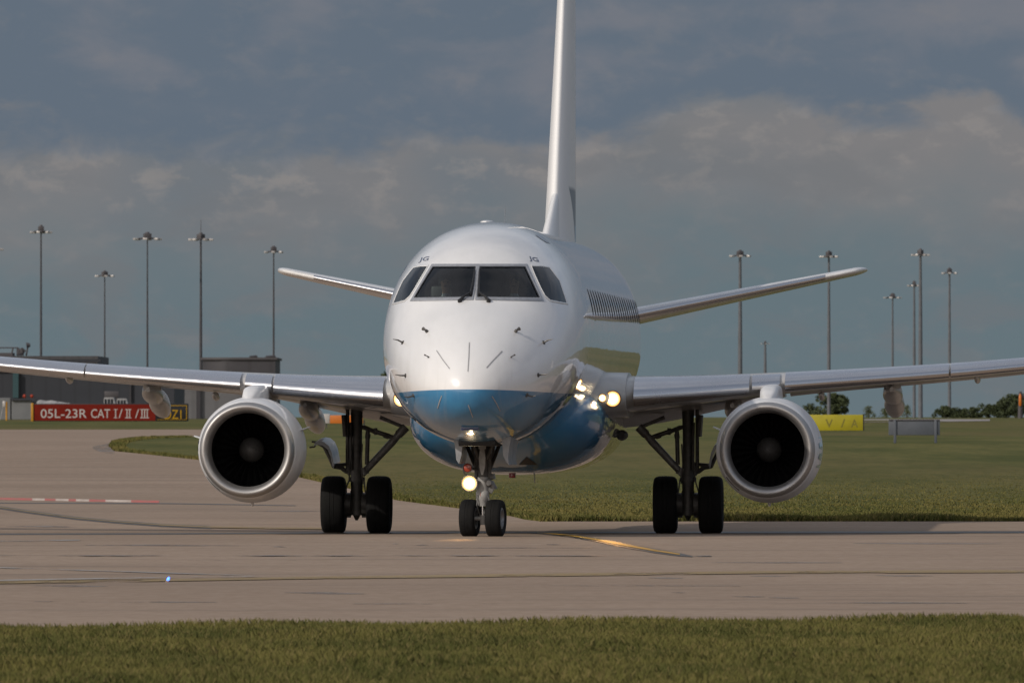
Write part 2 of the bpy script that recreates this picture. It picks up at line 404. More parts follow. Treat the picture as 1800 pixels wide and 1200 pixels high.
# painted lines and worn marks
def line_mat(name, c1, c2, wear, scale=1.0, base=None, rough=.38):
    m = bsdf(name, c1, rough, spec=.06); t = NT(m.node_tree); b = t.n['Principled BSDF']
    co = t.node('ShaderNodeTexCoord').outputs['Object']
    a = t.noise(t.mapping(co, (.9 * scale, .35 * scale, 1)), 1.0, 6.0, .7)
    f = t.noise(t.mapping(co, (6, 1.2, 1)), 1.0, 4.0, .7)
    t.l.new(t.mix(t.step(f, .35, .7), c1, c2), b.inputs['Base Color'])
    tr = t.node('ShaderNodeBsdfTransparent'); mx = t.node('ShaderNodeMixShader')
    t.l.new(t.step(a, wear - .07, wear + .07), mx.inputs[0]); t.l.new(tr.outputs[0], mx.inputs[1]); t.l.new(b.outputs[0], mx.inputs[2])
    t.l.new(mx.outputs[0], t.n['Material Output'].inputs[0]); return m
M['yline'] = line_mat('yellow_line_paint', (.50, .27, .02), (.38, .22, .03), .36)
M['yfaint'] = line_mat('faded_yellow_paint', (.29, .185, .055), (.24, .165, .065), .40)
M['wline'] = line_mat('white_line_paint', (.36, .33, .30), (.29, .26, .23), .47)
M['dark'] = line_mat('tar_seal', (.16, .127, .102), (.19, .15, .12), .52)
M['edge'] = line_mat('dark_line_edge', (.075, .065, .058), (.11, .095, .08), .30)
M['patch'] = line_mat('repair_tar', (.205, .160, .127), (.225, .177, .14), .50)
def seg(name, mat, pts, dz):
    """pts: (px, y_top, y_bottom)"""
    return px_strip(name, [(p[0], p[1]) for p in pts], [(p[0], p[2]) for p in pts], dz, mat)
# lead-on line to the right of the nose wheel
cen = [(945, 937.6), (1000, 942.6), (1050, 950.5), (1100, 960.5), (1150, 969.5), (1195, 976.5), (1217, 979.8)]
wd = [1.2, 2.0, 2.6, 3.0, 3.0, 2.2, .6]
seg('line_edging', M['edge'], [(x, y - h_ * 1.35, y + h_ * 1.35) for (x, y), h_ in zip(cen, wd)], .018)
seg('yellow_line', M['yline'], [(x, y - h_ * .55, y + h_ * .55) for (x, y), h_ in zip(cen, wd)][:-1], .024)
cl = [(-260, 866), (-120, 876), (0, 893), (60, 902), (130, 911.5), (200, 918), (280, 924), (370, 928), (480, 930), (600, 931)]
seg('line_edging', M['edge'], [(x, y - 2.6, y + 2.6) for x, y in cl[:8]], .018)
seg('yellow_line', M['yfaint'], [(x, y - .8, y + .8) for x, y in cl[:7]], .024)
seg('yellow_line', M['yfaint'], [(x, y - 1.2, y + 1.2) for x, y in cl[6:]], .024)
seg('yellow_line', M['yfaint'], [(-800, 1029, 1034), (0, 1024.0, 1028.2), (290, 1020.2, 1024), (520, 1016.4, 1020), (900, 1011, 1016), (1350, 1006, 1010), (1800, 1004, 1008.6), (2600, 999, 1004)], .020)
seg('white_line', M['wline'], [(-700, 986, 988), (0, 998.8, 1000.6), (180, 1004.5, 1006), (340, 1010, 1011.3), (480, 1014, 1015.6)], .019)
seg('white_line', M['wline'], [(-700, 1029, 1031), (0, 1022.3, 1024.3), (290, 1017, 1019), (500, 1014.6, 1016.2)], .026)
seg('white_line', M['wline'], [(-500, 955, 957), (0, 951.6, 953.6), (140, 950, 951.4)], .019)
seg('joint_and_shadow_line', M['dark'], [(-900, 985, 987), (0, 977.6, 979.6), (900, 977.8, 979.4), (1250, 978.4, 980)], .021)
seg('joint_and_shadow_line', M['edge'], [(-600, 944, 947), (0, 938.5, 941), (300, 938, 940.5), (560, 936.4, 938.6), (900, 936, 938), (1350, 935, 938), (1900, 935, 938), (2600, 935, 938)], .016)  # real joint at left, the right part paints in a shadow edge
seg('joint_and_shadow_line', M['edge'], [(-500, 875, 877), (0, 884, 885.4), (300, 885, 886.6), (520, 889, 890)], .016)
for (x0, x1, y0, y1) in [(1285, 1345, 1049, 1051.5), (1350, 1405, 1051, 1053.4), (1320, 1420, 1013, 1015), (1140, 1200, 1016, 1018.5), (500, 640, 1042, 1046), (730, 760, 958, 961.5), (960, 985, 957, 959), (450, 500, 936, 937.6), (480, 505, 961, 964), (150, 420, 958, 961), (700, 1040, 963, 965), (900, 1300, 1030, 1032), (1500, 1760, 955, 957.4), (330, 520, 985, 987), (1250, 1480, 989, 991), (10, 160, 925, 928), (420, 610, 898, 900), (60, 380, 1058, 1061), (620, 880, 1062, 1064), (1440, 1700, 1060, 1062.5), (1540, 1640, 1012, 1014.5), (60, 190, 1030, 1033), (690, 700, 956, 957.6), (1180, 1205, 1042, 1044)]:
    seg('tar_patch', M['patch'], [(x0, y0 + .8, y0 + 1.2), ((x0 + x1) / 2, y0, y1), (x1, y1 - 1, y1 - .5)], .0145)
seg('paving_apron', M['patch'], [(163, 785, 789), (180, 782, 796), (201, 778, 798)], .0165)

# ------------------------------------------------------------------ grass blades
rng = np.random.default_rng(7)
def blades(name, xs, ys_, z0, hmin, hmax, wd, mat, label=None):
    n = len(xs); h = rng.uniform(hmin, hmax, n) * (0.75 + .5 * np.clip(np.sin(xs * 1.9 + ys_ * .7) * .5 + np.sin(xs * .53 - ys_ * 1.3) * .5 + .5, 0, 1.2))
    ang = rng.uniform(0, math.pi, n); lean = rng.uniform(-.5, .5, (n, 2)) * h[:, None]
    if name == 'field_fade': h *= np.clip(1.0 - (ys_ - ye) / 112.0, .08, 1)
    dx = np.cos(ang) * wd * .5; dy = np.sin(ang) * wd * .5
    z = z0(ys_) if callable(z0) else np.full(n, z0)
    V = np.empty((n, 4, 3), np.float32)
    V[:, 0] = np.stack([xs - dx, ys_ - dy, z - .01], 1); V[:, 1] = np.stack([xs + dx, ys_ + dy, z - .01], 1)
    V[:, 2] = np.stack([xs + dx * .7 + lean[:, 0] * .35, ys_ + dy * .7 + lean[:, 1] * .35, z + h * .6], 1)
    V[:, 3] = np.stack([xs + lean[:, 0], ys_ + lean[:, 1], z + h], 1)
    me = bpy.data.meshes.new(name); me.vertices.add(4 * n); me.vertices.foreach_set('co', V.reshape(-1))
    idx = (np.arange(n) * 4)[:, None] + np.array([0, 1, 2, 0, 2, 3])[None]
    me.loops.add(6 * n); me.loops.foreach_set('vertex_index', idx.reshape(-1).astype(np.int32))
    me.polygons.add(2 * n); me.polygons.foreach_set('loop_start', np.arange(0, 6 * n, 3, dtype=np.int32)); me.polygons.foreach_set('loop_total', np.full(2 * n, 3, np.int32))
    me.update(); me.validate(); me.materials.append(mat)
    o = bpy.data.objects.new(name, me); COL.objects.link(o); return tag(o, label, 'grass', None, 'stuff')
n = 680000
y_ = 68 + (rng.random(n) ** .9) * 34; x_ = (rng.random(n) - .5) * 2 * (y_ * .05 + 2.6)
ve = np.array([verge_y(v) for v in np.linspace(-8, 8, 60)]); lim = np.interp(x_, np.linspace(-8, 8, 60), ve) + np.abs(rng.normal(0, .12, n)) - .05
k = y_ < lim
blades('grass', x_[k], y_[k], .028, .028, .075, .009, M['blade'], 'rough mown grass verge in the foreground below the taxiway')
gz = lambda yy: np.interp(yy, GD, GZ)
n = 230000
y_ = ye + rng.random(n) ** 2.6 * 110; x_ = (rng.random(n) - .42) * 2 * (y_ * .062)
pr = np.array([pave_r(v) for v in np.linspace(ye + .3, ye + 115, 400)]); lim = np.interp(y_, np.linspace(ye + .3, ye + 115, 400), pr)
k = (x_ > lim + .05) & (y_ > ye + .15)
xk, yk = x_[k], y_[k]
edge_ = yk < ye + 1.6 + .8 * np.sin(xk * 1.3)
fa = blades('field_fade', xk[~edge_], yk[~edge_], gz, .015, .05, .03, M['bladef'], 'short mown grass of the wide field behind the aircraft'); fa.name = 'grass_field'
blades('grass', xk[edge_], yk[edge_], gz, .06, .13, .025, M['blade'], 'taller ragged grass strip along the far edge of the taxiway behind the aircraft')
n = 60000   # kerb-side fringe running up to the tip of the grass island
yy = np.exp(rng.uniform(math.log(ye), math.log(d_of(768)), n)); pr = np.array([pave_r(v) for v in np.geomspace(ye + .3, d_of(768), 500)])
lim = np.interp(yy, np.geomspace(ye + .3, d_of(768), 500), pr); xx = lim + rng.random(n) ** 1.6 * yy * .0014
blades('grass', xx, yy, gz, .04, .10, .05, M['bladef'], 'ragged grass fringe along the edge of the wedge shaped grass island')

# ------------------------------------------------------------------ the airliner
PSI = R(3.2); CS, SN = math.cos(PSI), math.sin(PSI)
XN, YN = -0.638, 156.7
jet = empty('airliner', (XN, YN, 0), -PSI, 'white twin engined jet airliner with a blue belly, taxiing nose on toward the camera', 'airliner')
def L(px, py, s):
    k = (px - 900) / F
    t = (k * (YN + s * CS) - XN - s * SN) / (CS + k * SN)
    d = YN + s * CS - t * SN
    return Vector((t, s, HC + (YH - py) * d / F))
JM = Matrix.Translation((XN, YN, 0)) @ Matrix.Rotation(-PSI, 4, 'Z'); JI = JM.inverted()
CL = JI @ Vector((0, 0, HC))
def ray(bvh, px, py, off=0.004):
    for kx in range(0, 14):
        d = (JI.to_3x3() @ Vector(((px + kx * .8 * (1 if px < 850 else -1) - 900) / F, 1, (YH - py) / F))).normalized()
        p, nrm, i, dist = bvh.ray_cast(CL, d)
        if p is not None: break
    if p is None: return None
    if nrm.dot(d) > 0: nrm = -nrm
    return p + nrm * off
def rdir(bvh, o, d, off=0.004):
    p, nrm, i, dist = bvh.ray_cast(Vector(o), Vector(d).normalized())
    if p is None: return None
    if nrm.dot(Vector(d)) > 0: nrm = -nrm
    return p + nrm * off

u_ = lambda L_: [math.sqrt(a) for a in L_]
S_t = [0, .03, .1, .3, .7, 1.2, 1.7, 2.1, 2.5, 3.2, 4.0, 5.0, 6.5, 24, 27, 29.5, 31.4]
Z_t = [2.10, 2.26, 2.40, 2.64, 2.95, 3.23, 3.47, 3.71, 3.955, 4.27, 4.47, 4.60, 4.66, 4.66, 4.60, 4.40, 4.15]
S_b = [0, .03, .1, .3, .7, 1.2, 2.0, 3.0, 4.5, 21, 23, 26, 29, 31.4]
Z_b = [2.10, 1.96, 1.85, 1.71, 1.57, 1.47, 1.38, 1.33, 1.31, 1.31, 1.45, 2.35, 3.25, 3.85]
S_w = [0, .03, .1, .3, .7, 1.2, 1.8, 2.5, 3.5, 5.0, 6.5, 22, 25, 28, 30, 31.4]
W_w = [0, .165, .30, .52, .79, 1.01, 1.20, 1.335, 1.45, 1.50, 1.505, 1.505, 1.36, .86, .45, .15]
S_c = [0, .7, 1.5, 2.5, 4, 6, 22, 31.4]
Z_c = [2.10, 2.22, 2.42, 2.64, 2.82, 2.90, 2.90, 4.0]
fT, fB, fW, fC = pchip(u_(S_t), Z_t), pchip(u_(S_b), Z_b), pchip(u_(S_w), W_w), pchip(u_(S_c), Z_c)
def ring(s, n=256, k=1.0, inset=0.0):
    u = math.sqrt(s); zt, zb, ww, zc = fT(u), fB(u), fW(u), fC(u); ww = max(.004, ww - inset); zt -= inset; zb += inset
    e = 2.0 / (2.0 + .18 * min(1, s / 5)); P = []
    for i in range(n):
        a = 2 * math.pi * i / n; c_, s_ = math.cos(a), math.sin(a)
        x = ww * math.copysign(abs(c_) ** (e if s_ > 0 else 1), c_)
        z = zc + ((zt - zc) * abs(s_) ** e if s_ > 0 else -(zc - zb) * abs(s_))
        P.append(Vector((x, s, z)))
    return P
st = [.0004] + [4.4 * (i / 130) ** 1.75 for i in range(2, 131)] + [4.55, 4.75, 5, 5.3, 5.6, 6, 6.5] + list(np.arange(7, 31.2, .5)) + [31.4]
rings = [ring(s) for s in st]
tmp = MB().loft(rings)
BV = BVHTree.FromPolygons([tuple(v) for v in tmp.V], tmp.F)

# windows of the flight deck: measured corner points (right hand side), mirrored to the other side
g_front = [(843.6, 469.5), (922.5, 469.5), (935, 496), (947.5, 523), (893, 522.6), (839.5, 522.0), (841.5, 495)]
f_front = [(838.2, 464.2), (926.5, 464.2), (940.5, 496), (956, 529.5), (893, 528.6), (835.2, 527.4), (836.6, 495)]
g_side = [(934.8, 468.5), (952, 468.6), (965.5, 471), (983, 494), (995.5, 532.5), (981, 530), (967, 527), (958, 519), (950.5, 505), (941, 484)]
def shrink(poly, k):
    cx = sum(p[0] for p in poly) / len(poly); cy = sum(p[1] for p in poly) / len(poly)
    return [(cx + (p[0] - cx) * k, cy + (p[1] - cy) * k) for p in poly]
def dens(poly, m=8):
    out = []
    for i in range(len(poly)):
        a, b = poly[i], poly[(i + 1) % len(poly)]
        for k in range(m): out.append((a[0] + (b[0] - a[0]) * k / m, a[1] + (b[1] - a[1]) * k / m))
    return out
def round_poly(poly, it=2):
    for _ in range(it):
        q = []
        for i in range(len(poly)):
            a, b = poly[i], poly[(i + 1) % len(poly)]
            q += [(a[0] * .85 + b[0] * .15, a[1] * .85 + b[1] * .15), (a[0] * .15 + b[0] * .85, a[1] * .15 + b[1] * .85)]
        poly = q
    return poly
def inside(poly, x, y):
    c_ = False; j = len(poly) - 1
    for i in range(len(poly)):
        xi, yi = poly[i]; xj, yj = poly[j]
        if (yi > y) != (yj > y) and x < (xj - xi) * (y - yi) / (yj - yi) + xi: c_ = not c_
        j = i
    return c_
def mir(V): return [Vector((-v.x, v.y, v.z)) for v in V]
def patch(poly, off, rows=9, bvh=None):
    P = dens(poly, 6); V = []; Fc = []; n = len(P); bvh = bvh or BV
    for r in range(rows):
        for p in shrink(P, 1 - r / rows):
            V.append(ray(bvh, p[0], p[1], off))
    cx = sum(p[0] for p in P) / n; cy = sum(p[1] for p in P) / n; V.append(ray(bvh, cx, cy, off))
    for r in range(rows - 1):
        for j in range(n): Fc.append((r * n + j, r * n + (j + 1) % n, (r + 1) * n + (j + 1) % n, (r + 1) * n + j))
    for j in range(n): Fc.append(((rows - 1) * n + j, (rows - 1) * n + (j + 1) % n, len(V) - 1))
    return V, Fc
def band(outer, inner, off, rows=4, lift=0.0):
    A = dens(outer, 8); B = dens(inner, 8); n = len(A); V = []; Fc = []
    for r in range(rows + 1):
        f = r / rows
        for a, b in zip(A, B):
            V.append(ray(BV, a[0] + (b[0] - a[0]) * f, a[1] + (b[1] - a[1]) * f, off + lift * math.sin(math.pi * min(f * 1.0, 1))))
    for r in range(rows):
        for j in range(n): Fc.append((r * n + j, r * n + (j + 1) % n, (r + 1) * n + (j + 1) % n, (r + 1) * n + j))
    return V, Fc
# openings: drop skin faces that lie wholly inside a window frame
hole_f = shrink(g_front, 1.03); f_side = shrink(g_side, 1.10); hole_s = shrink(g_side, 1.05)
nr = 256
def pxof(v):
    wv = JM @ Vector((abs(v.x), v.y, v.z)); return 900 + wv.x * F / wv.y, YH - (wv.z - HC) * F / wv.y
keep = []
f_front_in = [(838.8, 466), (925, 466), (939, 496), (953, 527), (893, 526), (836.4, 525), (837.2, 495)]
for f in tmp.F:
    if len(f) > 4: keep.append(f); continue
    v0 = tmp.V[f[0]]
    if 1.2 < v0.y < 4.3 and 3.2 < v0.z < 4.3:
        P = [pxof(tmp.V[i]) for i in f]
        if all(inside(f_front_in, *p) for p in P) or all(inside(shrink(f_side, .985), *p) for p in P): continue
    keep.append(f)
body = mk('fuselage', tmp.V, keep, M['body'], jet, True, 50)

for sgn in (1, -1):
    V, Fc = band(f_front, g_front, .006, 5, .010); fr = mk('windscreen_frame', V if sgn > 0 else mir(V), Fc, M['frame'], jet)
    V, Fc = patch(g_front, .004); mk('windscreen', V if sgn > 0 else mir(V), Fc, M['glass'], jet)
    V, Fc = band(f_side, g_side, .005, 4, .006); mk('side_window_frame', V if sgn > 0 else mir(V), Fc, M['white'], jet)
    V, Fc = patch(g_side, .003); mk('side_window', V if sgn > 0 else mir(V), Fc, M['glass'], jet)
# black seals round the glass
for sgn in (1, -1):
    V, Fc = band(shrink(g_front, 1.012), shrink(g_front, .965), .012, 2); mk('window_seal', V if sgn > 0 else mir(V), Fc, M['black'], jet)
# inner lining of the flight deck, seats and coaming
ci = MB(); ci.loft([ring(s, 96, inset=.10) for s in (1.15, 1.4, 1.7, 2.0, 2.4, 2.8, 3.2, 3.6, 4.0, 4.35)])
Vc, Fcx = ci.V, []
for f in ci.F:
    if len(f) > 4: Fcx.append(f); continue
    c0 = sum((ci.V[i] for i in f), Vector()) / 4
    q = pxof(c0)
    if c0.y < 4.2 and c0.z > 3.35 and c0.z < 4.12 : continue
    Fcx.append(f)
mk('flight_deck_lining', Vc, Fcx, M['cockpit'], jet, False)
cm = MB(); cm.box((0, 2.45, 3.34), (.80, .25, .07), None, .03); cm.box((0, 2.6, 3.24), (.78, .08, .12), None, .02)
cm.build('instrument_panel', M['black'], jet)
for t_ in (-.50, .50):
    se = MB(); se.box((t_, 3.30, 3.30), (.24, .07, .38), None, .05); se.box((t_, 3.33, 3.78), (.13, .05, .11), None, .03); se.box((t_, 3.05, 2.92), (.24, .26, .06), None, .03)
    se.build('seat', M['black'], jet)

# wipers
for sgn in (1, -1):
    def q(px, py, off): 
        p = ray(BV, 837.2 + (px - 837.2), py, off); return p if sgn > 0 else Vector((-p.x, p.y, p.z))
    wp = MB(); wp.tube([q(858.5, 530.0, .02), q(852, 526, .05), q(846, 522, .05), q(842.6, 518, .045)], [.026, .018, .015, .012], 8)
    wp.tube([q(842.4, 521, .035), q(842.0, 500, .03), q(843.2, 476, .03)], [.015, .016, .010], 8)
    wp.tube([q(858.8, 530.3, -.01), q(858.8, 530.3, .035)], [.034, .030], 12)
    wp.build('wiper', M['black'], jet)

# radome conductor strips, probes and vanes
def strip(pts, wpx, mat, name, off=.006):
    V = []; Fc = []
    P = []
    for i in range(len(pts) - 1):
        for k in range(8):
            P.append((pts[i][0] + (pts[i + 1][0] - pts[i][0]) * k / 8, pts[i][1] + (pts[i + 1][1] - pts[i][1]) * k / 8))
    P.append(pts[-1])
    for i, p in enumerate(P):
        a = P[max(i - 1, 0)]; b = P[min(i + 1, len(P) - 1)]; dx, dy = b[0] - a[0], b[1] - a[1]; l_ = math.hypot(dx, dy) or 1
        for s in (-1, 1): V.append(ray(BV, p[0] - dy / l_ * wpx / 2 * s, p[1] + dx / l_ * wpx / 2 * s, off))
    for i in range(len(P) - 1): Fc.append((2 * i, 2 * i + 1, 2 * i + 3, 2 * i + 2))
    return mk(name, V, Fc, mat, jet)
for pts in ([(767.5, 616), (779, 633), (790.5, 648)], [(825, 602), (824, 628), (822.5, 653)], [(882.5, 617), (868, 632), (855, 646.5)],
            [(769.5, 717), (773, 705), (777, 695)], [(823, 711), (827, 722), (831, 733)], [(864.5, 696), (872, 708), (879, 722)]):
    strip(pts, 1.7, M['grey'], 'lightning_strip')
def probe(px, py, dx, mat='probe', r=.016, l=.16, vane=False):
    a = ray(BV, px, py, -.01); b = ray(BV, px, py, .085 if vane else .035); m = MB()
    m.tube([a, b], [r * 1.5, r * 1.2], 8)
    if vane:
        m.tube([b, b + Vector((dx * l, -.03, .012))], [r * 1.1, r * .5], 8); m.tube([ray(BV, px, py, -.004), ray(BV, px, py, .008)], [.034, .031], 14)
    else: m.tube([b + Vector((-dx * .04, 0, .02)), b + Vector((0, -l, 0))], [r * 1.6, r * .6], 8)
    m.build('pitot_probe' if not vane else 'angle_vane', M[mat], jet)
for (px, py, dx, vn) in [(751, 583, 1, 0), (906, 583, -1, 0), (708, 602, -1, 1), (955.5, 602, 1, 1), (713, 660, -1, 1), (946, 659, 1, 1), (754, 628, 1, 0), (898, 628, -1, 0)]:
    if vn: probe(px, py, dx, l=.07, vane=True, r=.009)
    else: probe(px, py, dx, r=.018 if py < 600 else .008, l=.04 if py < 600 else .02)
for (px, py) in [(727, 695), (926, 694)]: probe(px, py, 1 if px > 800 else -1, r=.010, l=.06, vane=True)

# registration letters above the windscreen
def text_mesh(s, size=1.0, bold=0.0, narrow=1.0, spacing=1.0):
    cu = bpy.data.curves.new('txt', 'FONT'); cu.body = s; cu.size = size; cu.offset = bold; cu.resolution_u = 4; cu.space_character = spacing
    o = bpy.data.objects.new('txt', cu); COL.objects.link(o); dg = bpy.context.evaluated_depsgraph_get(); dg.update()
    me = bpy.data.meshes.new_from_object(o.evaluated_get(dg)); V = [v.co.copy() for v in me.vertices]; Fc = [tuple(p.vertices) for p in me.polygons]
    bpy.data.objects.remove(o); bpy.data.curves.remove(cu); bpy.data.meshes.remove(me)
    x0 = min(v.x for v in V); x1 = max(v.x for v in V); y0 = min(v.y for v in V); y1 = max(v.y for v in V)
    return [((v.x - x0) / (x1 - x0), (v.y - y0) / (y1 - y0)) for v in V], Fc
VT, FT = text_mesh('JG', bold=.012)
for (x0, x1, yb, sk, rise) in [(735, 751.5, 462.5, 4, -2.6), (931.5, 948.5, 459.5, -3.5, 3.4)]:
    V = [ray(BV, x0 + u * (x1 - x0) + sk * v, yb - v * 9.5 + rise * u, .004) for u, v in VT]
    mk('registration_letters', V, FT, M['navy'], jet, False)

# cabin windows (both sides) and livery title seen edge on along the shoulder
for sgn in (1, -1):
    for i in range(23):
        s0 = 6.75 + i * .79; V = []; Fc = []
        P = []
        for k in range(24):
            a = 2 * math.pi * k / 24; P.append((s0 + .105 * math.copysign(abs(math.cos(a)) ** .7, math.cos(a)), 3.47 + .20 * math.copysign(abs(math.sin(a)) ** .7, math.sin(a))))
        V = [rdir(BV, (sgn * 4, p[0], p[1]), (-sgn, 0, 0), .005) for p in P] + [rdir(BV, (sgn * 4, s0, 3.46), (-sgn, 0, 0), .005)]
        # mid ring for the curvature
        Fc = [(k, (k + 1) % 24, 24) for k in range(24)]
        mk('cabin_window', V, Fc, M['cabin'], jet)
for poly in ([(940, 412.6), (948, 413.6), (956, 418), (968, 428.5), (961, 426.8), (950, 420)], [(712.5, 464.5), (709.5, 467), (704.5, 476), (700.3, 489), (702.4, 488), (708, 475)]):
    V, Fc = patch(poly, .006, 4); mk('livery_title', V, Fc, M['titleblue'], jet, False)
# antennas
m = MB(); p = ray(BV, 888, 396, 0); p = Vector((L(888, 390, 9).x, 9, 4.64))
m.loft([[p + Vector((a, b, z)) for a, b in ((-.012 * k, -.10 * k), (.012 * k, 0), (-.012 * k, .10 * k))] for z, k in ((0, 1), (.30, .35))]); m.build('blade_antenna', M['white'], jet)
m = MB(); q = L(855, 392, 7); m.loft([[Vector((q.x + math.cos(a) * .11 * k, 7.2 + math.sin(a) * .35 * k, 4.655 + z)) for a in np.linspace(0, 2 * math.pi, 16, endpoint=False)] for z, k in ((-.02, 1), (.03, .92), (.045, .6))]); m.build('antenna_fairing', M['white'], jet)

# belly fairing
def fr_ring(s, w_, zb, zt, n=96):
    P = []; zc = 1.78
    for i in range(n):
        a = 2 * math.pi * i / n; c_, s_ = math.cos(a), math.sin(a)
        P.append(Vector((w_ * math.copysign(abs(c_) ** .78, c_), s, zc + ((zt - zc) if s_ > 0 else (zc - zb)) * math.copysign(abs(s_) ** .85, s_))))
    return P
FS = [8.3, 8.6, 9.1, 9.7, 10.4, 11.2, 12.2, 15.8, 17.0, 18.2, 19.0]
FWD = [.70, 1.02, 1.26, 1.42, 1.51, 1.56, 1.585, 1.585, 1.45, 1.1, .6]
FB = [1.45, 1.28, 1.12, 1.00, .92, .875, .86, .86, .95, 1.15, 1.4]
ff, fb = pchip(FS, FWD), pchip(FS, FB)
m = MB(); m.loft([fr_ring(s, ff(s), fb(s), 2.30) for s in np.linspace(8.3, 19, 70)])
belly = m.build('belly_fairing', M['fairing'], jet, True, 60)
BB = BVHTree.FromPolygons([tuple(v) for v in m.V], m.F)
V, Fc = patch([(912, 816), (926, 802), (945, 816)], .006, 5, BB); mk('air_scoop', V, Fc, M['black'], jet, False)
m = MB(); c0 = L(900.5, 836, 11.5); m.lathe([(-.03, .05), (.0, .055), (.04, .05), (.06, .03)], c0, 'z', 16); m.build('anti_collision_beacon', M['beacon'], jet)
m = MB(); c0 = L(940, 832, 12.2); m.loft([[c0 + Vector((a, b, z)) for a, b in ((-.01, -.12 * k), (.01, 0), (-.01, .12 * k))] for z, k in ((.02, 1), (-.14, .4))]); m.build('belly_antenna', M['white'], jet)

# ---- wings
def naca(x, t): return 5 * t * (.2969 * math.sqrt(max(x, 0)) - .126 * x - .3516 * x * x + .2843 * x ** 3 - .1030 * x ** 4)
def foil(t_, chord, th, sle, zle, sgn, inc=2.0, n=40, camber=.018, blunt=1.0):
    P = []; xs = [(1 - math.cos(math.pi * i / n)) / 2 for i in range(n + 1)]
    up = [(x, naca(x, th) + camber * 4 * x * (1 - x)) for x in xs[::-1]]; lo = [(x, -naca(x, th) + camber * 4 * x * (1 - x)) for x in xs[1:-1]]
    ci_, si_ = math.cos(R(inc)), math.sin(R(inc))
    for x, z in up + lo:
        X = x * chord; Z = z * chord; P.append(Vector((sgn * t_, sle + X * ci_ + Z * si_, zle + Z * ci_ - X * si_)))
    return P
wc = pchip([0.8, 1.5, 4.3, 8, 12.9], [5.2, 4.75, 3.35, 2.4, 1.25])
wz = pchip([0.8, 1.85, 4.2, 6.8, 8.0, 12.9], [2.03, 2.085, 2.265, 2.455, 2.565, 3.02])
wth = pchip([0.8, 1.85, 4.3, 8, 12.9], [.130, .122, .098, .092, .09])
wle = lambda t_: 10.25 + (t_ - 1.5) * .47
WT = [0.8, 1.2, 1.6, 1.85, 2.4, 3.0, 3.6, 4.2, 5, 6, 7, 8, 9, 10, 11, 12, 12.6, 12.9]
def wing_sec(t_, sgn): return foil(t_, wc(t_), wth(t_), wle(t_), wz(t_), sgn)
def slat_sec(t_, sgn, xt, xb, droop, off=.014, thick=.02, fwd=.0):
    c_, th = wc(t_), wth(t_); camber = .018; pts = []
    N = 22
    up = [(x, naca(x, th) + camber * 4 * x * (1 - x)) for x in [xt * (1 - k / N) ** 1.6 for k in range(N)]]
    lo = [(x, -naca(x, th) + camber * 4 * x * (1 - x)) for x in [xb * (k / 10) ** 1.6 for k in range(11)]]
    line = [Vector((x * c_, z * c_)) for x, z in up + lo]
    def norm(i):
        a = line[max(i - 1, 0)]; b = line[min(i + 1, len(line) - 1)]; d = (b - a).normalized(); return Vector((d.y, -d.x)) * 1
    outer = [line[i] + norm(i) * off * (1 if i > 0 else .3) for i in range(len(line))]
    inner = [line[i] + norm(i) * (off - thick) for i in range(len(line))][::-1]
    # make sure the outer side is really outside
    piv = line[0]; a = R(droop); ca, sa = math.cos(a), math.sin(a)
    out = []
    for p in outer + inner:
        d = p - piv; q = Vector((piv.x + d.x * ca + d.y * sa - fwd, piv.y + d.x * (sa) * 1.0 + d.y * ca)) if False else Vector((piv.x + d.x * ca - d.y * sa - fwd, piv.y + d.x * sa + d.y * ca))
        ci_, si_ = math.cos(R(2)), math.sin(R(2))
        out.append(Vector((sgn * t_, wle(t_) + q.x * ci_ + q.y * si_, wz(t_) + q.y * ci_ - q.x * si_)))
    return out
